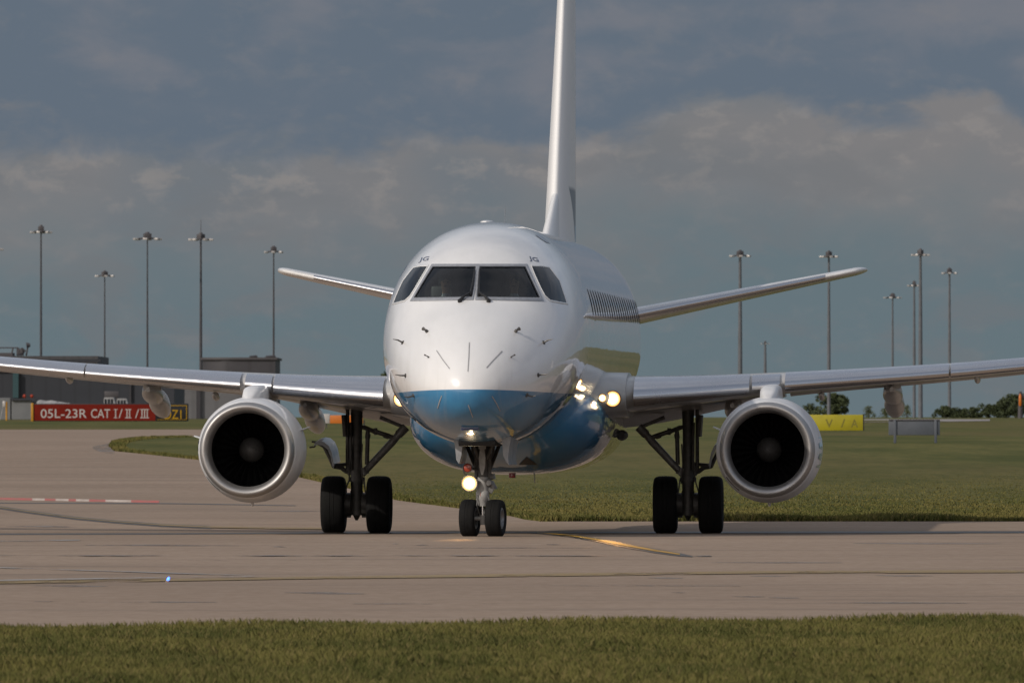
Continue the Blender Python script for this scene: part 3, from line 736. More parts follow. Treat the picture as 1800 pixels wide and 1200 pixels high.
for sgn in (1, -1):
    m = MB(); m.loft([wing_sec(t_, sgn) for t_ in WT]); wg = m.build('wing', M['wing'], jet, True, 60)
    # winglet
    m = MB(); rs = []
    for k in range(9):
        f = k / 8; t_ = 12.9 + .55 * math.sin(f * 1.15); zz = 3.02 + 1.45 * f ** 1.4; c_ = 1.25 - .8 * f
        pr_ = foil(0, c_, .09, 0, 0, 1); rs.append([Vector((sgn * (t_ + (p.z) * .5 * (1 - f)), wle(12.9) + .9 * f + p.y, zz + p.z * (1 - f))) if f < .3 else Vector((sgn * (t_ + p.z), wle(12.9) + .9 * f + p.y, zz)) for p in pr_])
    m.loft(rs); m.build('winglet', M['white'], wg, True, 60)
    for (a, b, xt, xb, dr, fw) in [(1.92, 3.66, .16, .035, 3.0, .14), (3.70, 4.12, .12, .012, 1.0, .05), (4.20, 6.70, .17, .035, 3.0, .12), (6.73, 9.3, .17, .035, 3.0, .11), (9.33, 12.3, .17, .035, 3.0, .09)]:
        m = MB(); NN = 10; m.loft([slat_sec(a + (b - a) * k / NN, sgn, xt, xb, dr, fwd=fw) for k in range(NN + 1)]); m.build('slat', M['slat'], wg, True, 40)
    # flap track fairings: fixed forward shell and drooped tail
    for (t_, zb_, w_, ss, ln) in [(3.33, 1.40, .15, 14.4, 1.0), (5.80, 1.65, .155, 14.6, 1.0)]:
        m = MB()
        for (s0, s1, z0, z1, wf) in [(ss - 1.2, ss + .5, zb_ + .42, zb_ + .24, 1.0), (ss + .1, ss + 1.8, zb_ + .30, zb_ + .02, 1.04)]:
            rs = []
            for k in range(17):
                f = k / 16; r_ = math.sin(math.pi * (.02 + .96 * f)) ** .55; cc = Vector((sgn * t_, s0 + (s1 - s0) * f, z0 + (z1 - z0) * f ** 1.2 + .10))
                rs.append([cc + Vector((math.cos(a) * w_ * wf * r_, 0, math.sin(a) * (.24 if math.sin(a) > 0 else .12) * r_)) for a in np.linspace(0, 2 * math.pi, 24, endpoint=False)])
            m.loft(rs)
        m.build('flap_track_fairing', M['wing'], wg, True, 50)
    for t_, zz in ((4.72, 2.10), (7.12, 2.37), (9.6, 2.6)):
        m = MB(); rs = []
        for k in range(9):
            f = k / 8; r_ = math.sin(math.pi * (.03 + .94 * f)) ** .6; cc = Vector((sgn * t_, wle(t_) + 1.0 + f * .9, zz - .05 * f))
            rs.append([cc + Vector((math.cos(a) * .05 * r_, 0, math.sin(a) * .07 * r_)) for a in np.linspace(0, 2 * math.pi, 14, endpoint=False)])
        m.loft(rs); m.build('hinge_fairing', M['wing'], wg)
    # flaps: slightly lowered, their trailing edge measured below the wing
    for (a, b) in ((1.45, 4.12), (4.2, 8.9)):
        zte = pchip([1.45, 1.95, 2.45, 3.1, 4.12, 6.75, 8.9], [1.57, 1.63, 1.72, 1.865, 2.07, 2.325, 2.53])
        m = MB(); rs = []
        for k in range(13):
            t_ = a + (b - a) * k / 12; c_ = wc(t_); fc = c_ * .30; z0 = wz(t_) - c_ * .028; inc_ = math.degrees(math.asin((z0 - zte(t_)) / fc))
            rs.append(foil(t_, fc, .15, wle(t_) + c_ * .74, z0, sgn, inc_, 18))
        m.loft(rs); m.build('flap', M['wing'], wg, True, 60)
    # root glove that houses the landing lamps
    m = MB(); rs = []
    for k in range(13):
        f = k / 12; t_ = 1.0 + .80 * f
        rs.append(foil(t_, wc(t_) + .35 - .12 * f, .150 - .006 * f, wle(t_) - .33 + .12 * f, wz(t_) - .015, sgn, 2.0, 40))
    m.loft(rs); gl_ = m.build('wing_root_fairing', M['wing'], jet, True, 60)
    # lamps in the glove
    tl, zl = 1.615, 2.03
    BG = BVHTree.FromPolygons([tuple(v) for v in m.V], m.F)
    for (tt, zz, rr, em) in ((tl, zl, .116, 'lamp'), (tl - .152, zl + .012, .058, 'lamp')):
        p = rdir(BG, (sgn * tt, 0, zz), (0, 1, 0), 0)
        h = MB(); h.lathe([(-.035, rr * 1.10), (-.035, rr * 1.0), (.10, rr * .95), (.10, rr * 1.10)], p, 'y', 28, True); h.build('lamp_bezel', M['legdark'], gl_)
        h = MB(); h.lathe([(-.030, rr * .3), (-.028, rr * .60), (.02, rr * .60)], p, 'y', 28); h.build('landing_lamp', M[em], gl_)
        h = MB(); h.lathe([(-.0275, rr * .60), (-.028, rr * .86), (.02, rr * .86)], p, 'y', 28); h.F = [f for f in h.F if len(f) == 4]; h.build('inner_halo', M['lampmid'], gl_)  # this ring and the next are added glow, imitating the lamp's halo
        h = MB(); h.lathe([(-.027, rr * .84), (-.030, rr * .99), (.02, rr)], p, 'y', 28); h.F = [f for f in h.F if len(f) == 4]; h.build('outer_halo', M['lampring'], gl_)

# ---- tail
def tsec(t_, sgn):
    f = (t_ - .3) / 4.75; return foil(t_, 2.75 - 1.5 * f, .125 - .02 * f, 26.7 + (t_ - .3) * .52, 3.235 + .208 * t_ - .015, sgn, 0.5, 28, 0.0)
for sgn in (1, -1):
    m = MB(); rs = [tsec(t_, sgn) for t_ in np.linspace(.3, 4.85, 20)]
    for k, (dt_, sc_) in enumerate([(.07, .90), (.13, .72), (.17, .5), (.19, .28)]):
        q_ = tsec(4.85 + dt_, sgn); c_ = sum(q_, Vector()) / len(q_); c2 = Vector((c_.x, c_.y + .25, c_.z)); rs.append([Vector((p.x, c2.y + (p.y - c2.y) * sc_, c2.z + (p.z - c2.z) * sc_)) for p in q_])
    m.loft(rs); tp = m.build('tailplane', M['white'], jet, True, 50)
    m = MB(); rs = []
    for t_ in np.linspace(.9, 4.35, 12):
        f = (t_ - .3) / 4.75; ch = 2.75 - 1.5 * f; th = .125 - .02 * f; s0 = 26.7 + (t_ - .3) * .52; z0 = 3.22 + .208 * t_
        xs = [.035 * (1 - k / 8) ** 1.7 for k in range(8)]; up = [(x, naca(x, th)) for x in xs]; lo = [(x, -naca(x, th)) for x in [0] + xs[::-1]]
        rs.append([Vector((sgn * t_, s0 + x * ch - .006, z0 + z * ch * 1.03)) for x, z in up + lo] )
    m.loft(rs, True, True); m.build('leading_edge', M['slat'], tp)
def vsec(z):
    f = (z - 4.3) / 5.4; sl = 23.3 + f * 4.1; se = 30.2 + f * .2; ch = se - sl; th = (.47 - .24 * f) / ch
    P = []; n = 30; xs = [(1 - math.cos(math.pi * i / n)) / 2 for i in range(n + 1)]
    for x in xs[::-1]: P.append(Vector((naca(x, th) * ch, sl + x * ch, z)))
    for x in xs[1:-1]: P.append(Vector((-naca(x, th) * ch, sl + x * ch, z)))
    return P
m = MB(); m.loft([vsec(z) for z in np.linspace(4.3, 9.7, 22)]); fn = m.build('fin', M['fin'], jet, True, 60)
m = MB(); rs = []
for k in range(12):
    f = k / 11; z = 4.5 + f * 1.15; s0 = 20.6 + f * 4.3; s1 = vsec(z)[len(vsec(z)) // 2].y + .5; hw = .15 * (1 - f * .75)
    rs.append([Vector((hw * math.sin(a) * (1 if True else 1), s0 + (s1 - s0) * (.5 - .5 * math.cos(a)), z)) for a in np.linspace(0, 2 * math.pi, 20, endpoint=False)])
m.loft(rs); m.build('dorsal_fin', M['fin'], jet, True, 50)
m = MB()
for z in (5.6,): pass
rd = MB()
for sx in (1, -1):
    rs = []
    for z in np.linspace(4.75, 9.3, 10):
        f = (z - 4.3) / 5.4; sl = 23.3 + f * 4.1; se = 30.2 + f * .2; ch = se - sl; th = (.47 - .24 * f) / ch; x = .70
        c0 = Vector((sx * (naca(x, th) * ch + .002), sl + x * ch, z)); rs.append([c0 + Vector((0, a, 0)) for a in (-.012, .012)])
    V = [p for r_ in rs for p in r_]; rd.add(V, [(2 * i, 2 * i + 1, 2 * i + 3, 2 * i + 2) for i in range(len(rs) - 1)])
rd.build('rudder_gap', M['grey'], fn, False)

# ---- engines
for sgn, pxc in ((-1, 433.2), (1, 1348.2)):
    s0 = 8.8; c0 = L(pxc, 790.5, s0); cx, cz = c0.x, c0.z
    C0 = (cx, s0, cz)
    lip = MB(); lip.lathe([(.42, .566), (.28, .560), (.16, .566), (.08, .583), (.03, .607), (.006, .634), (0, .655), (.008, .676), (.03, .693), (.07, .708), (.13, .722)], C0, 'y', 96)
    lip.F = [f for f in lip.F if len(f) == 4]
    en = MB(); en.lathe([(.13, .7235), (.135, .7270), (.3, .752), (.6, .786), (1.0, .808), (1.4, .806), (1.9, .775), (2.4, .71), (2.9, .62), (2.9, .60), (2.5, .60)], C0, 'y', 96)
    en.F = [f for f in en.F if len(f) == 4]
    e = en.build('engine_nacelle', M['cowl'], jet, True, 60)
    lip.build('inlet_lip', M['lip'], e, True, 60)
    dc = MB(); dc.lathe([(.42, .5655), (.6, .568), (1.0, .585), (1.25, .59), (1.26, .02)], C0, 'y', 72); dc.F = [f for f in dc.F if len(f) == 4]; dc.build('inlet_duct', M['duct'], e)
    fa = MB()
    for k in range(28):
        a = 2 * math.pi * k / 28; V = []
        for j in range(6):
            r_ = .18 + .395 * j / 5; tw = R(30 + 32 * j / 5); hw = .075
            for sg in (-1, 1):
                da = sg * math.sin(tw) * hw / r_ * .5 * (1 if True else 1); V.append((cx + math.cos(a + da) * r_, s0 + 1.0 + sg * math.cos(tw) * hw, cz + math.sin(a + da) * r_))
        fa.add(V, [(2 * j, 2 * j + 1, 2 * j + 3, 2 * j + 2) for j in range(5)])
    fa.build('fan_blades', M['fan'], e, False)
    sp = MB(); sp.lathe([(.62, .004), (.64, .04), (.70, .09), (.80, .145), (.92, .185), (1.02, .195)], C0, 'y', 36); sp.build('spinner', M['spin'], e)
    co = MB(); co.lathe([(2.2, .50), (2.9, .44), (3.5, .33), (3.5, .30), (3.3, .26), (3.9, .05)], C0, 'y', 48); co.build('exhaust_nozzle', M['lip'], e)
    # strakes, vents, drain mast, latch line
    k_ = MB(); a = R(148 if sgn < 0 else 32); 
    for aa, s_ in ((R(168 if sgn < 0 else 148), .9), (R(32 if sgn < 0 else 12), .9)):
        pass
    for aa in (R(167), R(22)) if sgn < 0 else (R(158), R(13)):
        if sgn > 0 and aa < R(90): continue
        base = .79; u = Vector((math.cos(aa), 0, math.sin(aa)))
        pts = [(.75, base - .02), (1.5, base + .01), (1.5, base + .14), (1.25, base + .14)]
        V = []
        nn = Vector((-math.sin(aa), 0, math.cos(aa)))
        for sg in (-1, 1):
            for s_, r_ in pts: V.append(Vector(C0) + Vector((0, s_, 0)) + u * r_ + nn * sg * .008)
        MB().add(V, [(0, 1, 2, 3), (7, 6, 5, 4), (0, 4, 5, 1), (1, 5, 6, 2), (2, 6, 7, 3), (3, 7, 4, 0)]).build('nacelle_strake', M['cowl'], e, False)
    v = MB(); 
    for q_ in range(10):
        pass
    rs = []
    for q_ in range(11):
        aa = R(213 + 22 * q_ / 10); u = Vector((math.cos(aa), 0, math.sin(aa))); rs.append([Vector(C0) + Vector((0, .20, 0)) + u * .738, Vector(C0) + Vector((0, .29, 0)) + u * .7535])
    V = [p for r_ in rs for p in r_]; v.add(V, [(2 * i, 2 * i + 1, 2 * i + 3, 2 * i + 2) for i in range(10)]); v.build('cooling_vent', M['black'], e, False)
    dr = MB(); dr.tube([Vector(C0) + Vector((-.0, 1.1, -.79)), Vector(C0) + Vector((0, 1.15, -.85))], [.03, .02], 8); dr.build('drain_mast', M['cowl'], e)
    # coloured emblem on the outboard side of the cowl
    em = MB(); V = []; nk = 10
    for i in range(nk):
        aa = R(14 - 34 * i / (nk - 1)) if sgn > 0 else R(180 - 14 + 34 * i / (nk - 1) * .6)
        for s_ in (.55, .9, 1.3):
            rr = float(np.interp(s_, [.3, .6, 1.0, 1.4], [.752, .786, .808, .806])) + .003
            V.append(Vector(C0) + Vector((math.cos(aa) * rr, s_ + .10 * math.sin(i * 1.9), math.sin(aa) * rr)))
    em.add(V, [(3 * i + j, 3 * i + j + 1, 3 * i + j + 4, 3 * i + j + 3) for i in range(nk - 1) for j in range(2)]); em.build('nacelle_emblem', M['lightblue'], e)
    # pylon
    pl = MB(); rs = []
    for (s_, ztop, zbot, hw) in [(9.35, cz + .78, cz + .70, .05), (9.6, cz + .90, cz + .70, .13), (9.9, cz + .965, cz + .7, .142), (10.6, cz + .985, cz + .65, .15), (11.4, cz + 1.0, cz + .6, .15), (12.4, cz + 1.02, cz + .55, .13), (13.4, cz + .95, cz + .55, .10), (14.4, cz + .92, cz + .75, .04)]:
        P = []
        for k in range(17):
            a = math.pi * k / 16; P.append(Vector((cx + hw * math.copysign(abs(math.cos(a)) ** .6, math.cos(a)), s_, (ztop - .12) + .12 * math.sin(a) ** .8)))
        P.append(Vector((cx - hw * 1.05, s_, zbot))); P.append(Vector((cx + hw * 1.05, s_, zbot))); rs.append(P)
    pl.loft(rs); pl.build('engine_pylon', M['cowl'], jet, True, 40)

# ---- landing gear
def tyre(m, c, r, w_, axis, n=56):
    pr_ = [(-w_ * .38, r * .56), (-w_ * .46, r * .66), (-w_ * .5, r * .80), (-w_ * .47, r * .90), (-w_ * .40, r * .96), (-w_ * .28, r * .992), (-w_ * .10, r), (-w_ * .085, r * .985), (-w_ * .07, r), (w_ * .07, r), (w_ * .085, r * .985), (w_ * .10, r), (w_ * .28, r * .992), (w_ * .40, r * .96), (w_ * .47, r * .90), (w_ * .5, r * .80), (w_ * .46, r * .66), (w_ * .38, r * .56)]
    m.lathe(pr_, (0, 0, 0), 'x', n, True); m.V = [axis @ v + Vector(c) for v in m.V]
for sgn in (-1, 1):
    s0 = 14.3; zg = -.072; xs_ = sgn * 2.60 
    def P(px, py, ds=0.0):
        q_ = L(px, py, s0 + ds); return q_ if sgn < 0 else Vector((-q_.x, q_.y, q_.z))
    g = MB(); g.tube([P(627, 706), P(627, 760), P(627, 800), P(627, 838), P(627, 886)], [.10, .086, .084, .096, .088], 20)
    g.tube([P(627, 838), P(627, 846)], [.13, .13], 20); g.tube([P(627, 862), P(627, 905)], [.10, .12], 20)
    g.tube([P(611, 708), P(611, 828), P(616, 834)], [.028, .032, .036], 10)
    g.tube([P(616, 742, -.1), P(617, 826, -.1)], [.022, .022], 8)
    g.tube([P(586.5, 887), P(666, 887)], .055, 14)
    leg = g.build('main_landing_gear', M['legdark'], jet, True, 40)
    g = MB(); g.tube([P(711, 751), P(690, 776), P(645, 824), P(636, 834)], [.05, .062, .055, .05], 12); g.tube([P(714, 750), P(700, 764)], [.07, .07], 12); g.tube([P(637, 822), P(642, 834)], .07, 12)
    g.tube([P(711, 751), P(668, 733)], [.028, .03], 8); g.build('side_brace', M['leg'], leg)
    g = MB(); g.tube([P(636, 750), P(655, 757), P(662, 761)], .032, 8); g.tube([P(660, 758), P(692, 769)], .036, 10); g.tube([P(640, 748), P(661, 757)], .014, 6); g.tube([P(660, 752), P(661, 764)], .03, 8); g.tube([P(675, 764), P(684, 767)], .045, 8); g.tube([P(697, 768), P(699, 771)], .05, 8); g.build('lock_link', M['legdark'], leg)
    g = MB(); g.tube([P(646.5, 757), P(645, 816)], .034, 10); g.tube([P(647, 762), P(646, 770)], .042, 10); g.build('retraction_actuator', M['legdark'], leg)
    # torque links behind, hydraulic hoses, junction blocks
    g = MB(); g.tube([P(621, 842, .14), P(625, 866, .30), P(622, 888, .12)], [.03, .035, .03], 8); g.tube([P(633, 842, .14), P(629, 866, .30), P(632, 888, .12)], [.03, .035, .03], 8)
    for a_, b_ in (((614, 842), (606, 884)), ((640, 842), (650, 884)), ((617, 800), (615, 846)), ((637, 780), (638, 850))):
        g.tube([P(*a_, -.1), P((a_[0] + b_[0]) / 2 - 3, (a_[1] + b_[1]) / 2, -.14), P(*b_, -.08)], .011, 6)
    g.tube([P(627, 905), P(627, 914)], [.06, .02], 8); g.build('brake_hoses', M['legdark'], leg)
    # gear door, curved plate carried by the leg
    pl = [(556, 777), (564, 775), (572, 776.5), (580, 783), (585.5, 795), (588, 808), (590, 817)]
    g = MB(); V = []
    for (px, py) in pl:
        for ds in (-.30, 1.05):
            q_ = P(px, py); q_ = Vector((q_.x, s0 + ds, q_.z + (.06 if ds > 0 else 0))); V.append(q_)
    nn = len(pl); V2 = [v - Vector((-sgn * .02, 0, .055)) for v in V]
    Fc = [(2 * i, 2 * i + 1, 2 * i + 3, 2 * i + 2) for i in range(nn - 1)] + [(2 * nn + 2 * i, 2 * nn + 2 * i + 2, 2 * nn + 2 * i + 3, 2 * nn + 2 * i + 1) for i in range(nn - 1)]
    Fc += [(2 * i, 2 * i + 2, 2 * nn + 2 * i + 2, 2 * nn + 2 * i) for i in range(nn - 1)] + [(2 * i + 1, 2 * nn + 2 * i + 1, 2 * nn + 2 * i + 3, 2 * i + 3) for i in range(nn - 1)] + [(0, 2 * nn, 2 * nn + 1, 1), (2 * nn - 2, 2 * nn - 1, 4 * nn - 1, 4 * nn - 2)]
    g.add(V + V2, Fc); gd = g.build('gear_door', M['doorw'], leg, True, 30)
    g = MB(); g.tube([P(558, 778), P(570, 785), P(580, 805), P(586, 818), P(600, 816.5), P(618, 815)], [.022, .03, .03, .04, .028, .03], 8); g.tube([P(586, 819), P(600, 821), P(608, 828), P(620, 830)], [.035, .04, .035, .04], 8)
    g.tube([P(548, 776), P(558, 777)], .016, 6); g.tube([P(544, 786), P(553, 785), P(556, 777)], .014, 6); g.build('door_linkage', M['legdark'], leg)
    g = MB(); g.box(P(606, 748) + Vector((0, .1, 0)), (.025, .35, .17), Matrix.Rotation(R(4 * sgn), 3, 'Y'), .008); g.build('leg_door', M['legdark'], leg)
    I3 = Matrix.Identity(3)
    for k in (-1, 1):
        c0 = Vector((xs_ + k * .357, s0, zg + .452)); g = MB(); tyre(g, c0, .452, .375, I3); g.build('tyre', M['tyre'], leg, True, 35)
        g = MB(); g.lathe([(-.13, .255), (-.14, .24), (-.06, .12), (-.13, .06), (.13, .06), (.06, .12), (.14, .24), (.13, .255)], c0, 'x', 36); g.build('wheel_rim', M['rim'], leg)
        g = MB(); g.lathe([(-.05, .17), (-.05, .19), (.05, .19), (.05, .15)], c0 - Vector((k * .22, 0, 0)), 'x', 24); 
        g.box(c0 - Vector((k * .235, .02, .14)), (.035, .06, .06), None, .01); g.build('brake_unit', M['legdark'], leg)

# nose gear
s0 = 2.9; gx = L(848, 850, s0).x
def P(px, py, ds=0.0): return L(px, py, s0 + ds)
g = MB(); g.tube([P(849, 758), P(849, 800), P(849, 838)], [.085, .082, .078], 18); UPPER = g; g = MB(); g.tube([P(848.5, 838), P(848.5, 862)], [.085, .088], 18)
g.tube([P(848.5, 862), P(848.5, 864), P(848.5, 878), P(848.5, 880), P(848.5, 889)], [.088, .098, .098, .085, .075], 20)
g.tube([P(848.5, 905), P(848.5, 922)], [.05, .04], 12); g.tube([P(826, 910.5), P(871, 910.5)], .032, 12)
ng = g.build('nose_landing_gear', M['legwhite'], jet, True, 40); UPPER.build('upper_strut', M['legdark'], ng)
g = MB(); g.tube([P(848.5, 887), P(848.5, 908)], .030, 14); g.build('oleo_piston', M['chrome'], ng)
g = MB()
for sx in (-1, 1):
    g.tube([P(849 + sx * 34, 768, .5), P(849 + sx * 10, 828, .1), P(849 + sx * 8, 838)], [.026, .034, .03], 8)
    g.tube([P(849 + sx * 24, 765, -.2), P(849 + sx * 7, 806, -.05)], [.022, .024], 8); g.tube([P(849 + sx * 11, 770), P(849 + sx * 11, 846)], .034, 8)
    g.tube([P(849 + sx * 20, 772, .4), P(849 + sx * 16, 815, .5)], .02, 6)
g.tube([P(840, 800), P(858, 800)], .03, 8); g.tube([P(832, 776), P(866, 776)], .04, 8); g.build('drag_brace', M['legdark'], ng)
g = MB()
rs = []
for (py, hw) in ((770, 2.0), (779, 4.5), (782, 6.5), (788, 6.5), (790, 4.0), (805, 5.8), (820, 5.0), (834, 1.5)):
    a = P(847.5 - hw, py, -.10); b = P(847.5 + hw, py, -.10); rs.append([a, a + Vector((0, .03, 0)), b + Vector((0, .03, 0)), b])
g.loft(rs); g.build('uplock_link', M['legwhite'], ng, True, 30)
g = MB(); g.tube([P(857, 843, -.06), P(862, 852, -.06)], [.045, .04], 10); g.tube([P(862, 846, 0), P(869, 860, 0)], [.045, .05], 10); g.tube([P(861, 838), P(867, 838)], .035, 8); g.tube([P(866, 832, .05), P(868, 842, .05)], .03, 8)
g.tube([P(857, 858), P(866, 864)], .04, 8); g.tube([P(838, 846), P(842, 866)], .018, 6); g.tube([P(856, 868, -.05), P(862, 884, -.05), P(856, 902, 0)], .014, 6); g.tube([P(840, 870, -.08), P(838, 888, -.1), P(843, 904, 0)], .010, 6)
g.build('steering_actuator', M['leg'], ng, True, 40)
g = MB(); c0 = P(859, 848.5, -.12); g.lathe([(-.01, .012), (-.01, .036), (.03, .036)], c0, 'y', 16); g.build('taxi_lamp_unlit', M['legwhite'], ng)
g = MB(); c0 = P(846, 868, -.09); g.box(c0, (.018, .004, .03), None, .002); g.build('placard', M['lampoff'], ng, False)
g = MB(); g.tube([P(843, 892, .1), P(848.5, 902, .28), P(845, 914, .05)], .022, 8); g.tube([P(854, 892, .1), P(848.5, 902, .28), P(852, 914, .05)], .022, 8); g.build('torque_link', M['legdark'], ng)
def lampset(px, py, r_, ds, mat, nm, depth=.10):
    c0 = P(px, py, ds); h = MB(); h.lathe([(-.012, r_ * 1.0), (-.02, r_ * 1.10), (.0, r_ * 1.14), (depth, r_ * .75), (depth + .02, r_ * .2)], c0, 'y', 28); h.F = [f for f in h.F if len(f) == 4]; h.build('lamp_housing', M['leg'], ng)
    kk = .68 if mat == 'lamp' else 1.0; h = MB(); h.lathe([(-.016, r_ * .35 * kk), (-.010, r_ * .85 * kk), (.0, r_ * kk), (.004, r_ * .5)], c0, 'y', 28); h.build(nm, M[mat], ng)
    if mat == 'lamp': h = MB(); h.lathe([(-.006, r_ * .68), (-.007, r_ * .86), (.003, r_ * .86)], c0, 'y', 28); h.F = [f for f in h.F if len(f) == 4]; h.build('inner_halo', M['lampmid'], ng)  # halo of the lit lamp put in as two glowing rings
    if mat == 'lamp': h = MB(); h.lathe([(-.004, r_ * .84), (-.008, r_ * 1.0), (.006, r_)], c0, 'y', 28); h.F = [f for f in h.F if len(f) == 4]; h.build('outer_halo', M['lampring'], ng)
lampset(825, 849, .106, -.16, 'lamp', 'taxi_lamp'); lampset(822, 822, .062, -.14, 'lampoff', 'red_filter_lamp', .08)
g = MB(); g.tube([P(830, 842, -.08), P(842, 842, 0)], .022, 8); g.tube([P(827, 822, -.08), P(842, 826, 0)], .018, 8); g.tube([P(814, 824, -.1), P(816, 832, -.1), P(822, 834, -.1)], .010, 6); g.build('lamp_bracket', M['legdark'], ng)
ROT = Matrix.Rotation(R(-9), 3, 'Z')   # wheels steered a little
for px in (825.5, 871.5):
    c0 = L(px, 910, s0); c0 = Vector((c0.x, s0 + (.0), .276)); c0.y += (px - 848.5) / 120 * math.sin(R(-9))
    g = MB(); tyre(g, c0, .276, .235, ROT, 48); g.build('tyre', M['tyre'], ng, True, 35)
    g = MB(); g.lathe([(-.085, .150), (-.085, .12), (-.03, .09), (-.05, .03), (.05, .03), (.03, .09), (.085, .12), (.085, .150), (.095, .155), (.098, .125), (.06, .10)], (0, 0, 0), 'x', 32); g.V = [ROT @ v + c0 for v in g.V]; g.build('wheel_rim', M['rim'], ng)
# nose gear bay and doors
for sx, A, B_ in ((-1, [(796, 766), (812, 766), (813.5, 776), (811, 800), (807, 815), (802, 808), (800, 785)], 0), (1, [(882, 766), (899, 767), (895, 785), (893, 806), (895, 817), (889, 810), (884.5, 800)], 0)):
    g = MB(); V = []
    a = [L(p[0], p[1], 2.05) for p in A]; b = [L(p[0], p[1], 2.05) + Vector((sx * .02, 1.75, .0)) for p in A]
    n_ = len(a); g.loft([a, b]); g.build('nose_gear_door', M['doorw'], jet, True, 30)
V, Fc = [], []
bay = MB(); bay.box((gx * .5, 2.9, 1.39), (.27, 1.0, .06), None, .02); bay.build('nose_gear_bay', M['black'], jet)
h = MB(); c0 = L(828.5, 757.5, 1.0); c0 = ray(BV, 828.5, 757, .0); h.lathe([(-.05, .010), (-.045, .019), (.05, .022)], c0, 'y', 20); h.build('nose_lamp', M['lamps'], jet)
h = MB(); h.box(ray(BV, 826, 752, .0) + Vector((0, .06, .0)), (.13, .09, .035), None, .015); h.build('lamp_fairing', M['titleblue'], jet)
g = MB(); g.lathe([(-.5, .06), (-.2, .085), (.5, .07)], Vector((1.60, 13.6, 1.47)), 'y', 20); g.build('ram_air_outlet', M['black'], jet)

# real light of the lit lamps
def spot(loc_local, power, size, px_dir, name):
    ld = bpy.data.lights.new(name, 'SPOT'); ld.energy = power; ld.spot_size = R(size); ld.spot_blend = .7; ld.color = (1, .48, .14); ld.shadow_soft_size = .08
    o = bpy.data.objects.new(name, ld); COL.objects.link(o); o.parent = jet; o.location = loc_local
    o.rotation_euler = Vector(px_dir).to_track_quat('-Z', 'Y').to_euler()
spot(P(825, 849, -.22), 170, 8, (.016, -1, -.174), 'taxi_lamp_light')
spot(Vector((1.6, 9.9, 2.03)), 120, 7, (.045, -1, -.112), 'landing_lamp_light')

# ---- two crew behind the windscreen
def person(x, y, z, flip, label, shirt):
    """seated figure as one skinned surface, facing the nose (-Y)"""
    K = {'hip': (0, 0, 0, .13), 'waist': (0, .0, .18, .12), 'chest': (0, .02, .38, .145), 'neckb': (0, .0, .52, .065), 'neck': (0, -.02, .59, .055), 'jaw': (0, -.045, .655, .068), 'head': (0, -.02, .74, .092), 'crown': (0, -.005, .81, .07)}
    E = [('hip', 'waist'), ('waist', 'chest'), ('chest', 'neckb'), ('neckb', 'neck'), ('neck', 'jaw'), ('jaw', 'head'), ('head', 'crown')]
    for s, sx in (('l', -1), ('r', 1)):
        K['sh' + s] = (sx * .185, .01, .46, .062); K['el' + s] = (sx * .24, -.12, .22, .045); K['wr' + s] = (sx * .16, -.34, .20, .03); K['hd' + s] = (sx * .15, -.42, .20, .032)
        E += [('chest', 'sh' + s), ('sh' + s, 'el' + s), ('el' + s, 'wr' + s), ('wr' + s, 'hd' + s)]
        for k, (fx, fl) in enumerate(((-.028, .075), (-.010, .085), (.010, .080), (.028, .065))):
            K['f%d' % k + s] = (sx * .15 + fx, -.42 - fl, .185, .009); E.append(('hd' + s, 'f%d' % k + s))
        K['th' + s] = (sx * .15 - sx * .045, -.45, .20, .010); E.append(('hd' + s, 'th' + s))
        K['kn' + s] = (sx * .13, -.42, .02, .065); K['an' + s] = (sx * .13, -.50, -.38, .045); K['to' + s] = (sx * .13, -.66, -.42, .035)
        E += [('hip', 'kn' + s), ('kn' + s, 'an' + s), ('an' + s, 'to' + s)]
    names = list(K); me = bpy.data.meshes.new('person'); me.from_pydata([K[n][:3] for n in names], [(names.index(a), names.index(b)) for a, b in E], [])
    o = bpy.data.objects.new('person', me); COL.objects.link(o); md = o.modifiers.new('skin', 'SKIN')
    for i, n in enumerate(names): me.skin_vertices[0].data[i].radius = (K[n][3],) * 2
    me.skin_vertices[0].data[0].use_root = True
    o.modifiers.new('sub', 'SUBSURF').levels = 1; o.modifiers['sub'].render_levels = 1
    dg = bpy.context.evaluated_depsgraph_get(); dg.update(); m2 = bpy.data.meshes.new_from_object(o.evaluated_get(dg)); bpy.data.objects.remove(o); bpy.data.meshes.remove(me)
    m2.name = 'person'
    # nose and brow
    bm = bmesh.new(); bm.from_mesh(m2)
    for v in bm.verts:
        if v.co.z > .62 and v.co.y < -.07:
            v.co.y -= .025 * math.exp(-((v.co.x / .02) ** 2 + ((v.co.z - .725) / .03) ** 2))
    bm.to_mesh(m2); bm.free()
    m2.materials.clear(); m2.materials.append(shirt)
    for p_ in m2.polygons: p_.use_smooth = True
    o = bpy.data.objects.new('person', m2); COL.objects.link(o); o.matrix_world = JM @ Matrix.Translation((x, y, z))
    tag(o, label, 'person', 'flight crew seated behind the windscreen')
    h = MB(); rs = []
    for k in range(7):
        a = math.pi * .5 * k / 6; rs.append([Vector((math.cos(b) * .098 * math.cos(a), .012 + math.sin(b) * .108 * math.cos(a) , .765 + .085 * math.sin(a) + .02 * math.sin(b))) for b in np.linspace(0, 2 * math.pi, 18, endpoint=False)])
    h.loft(rs); h.build('hair', M['black'], o)
    e_ = MB()
    for sx in (-1, 1): e_.lathe([(-.012, .003), (-.006, .011), (0, .013)], (sx * .033, -.105, .735), 'y', 10)
    e_.box((0, -.108, .672), (.024, .006, .005), None, .002); e_.build('face_features', M['black'], o)
    return o
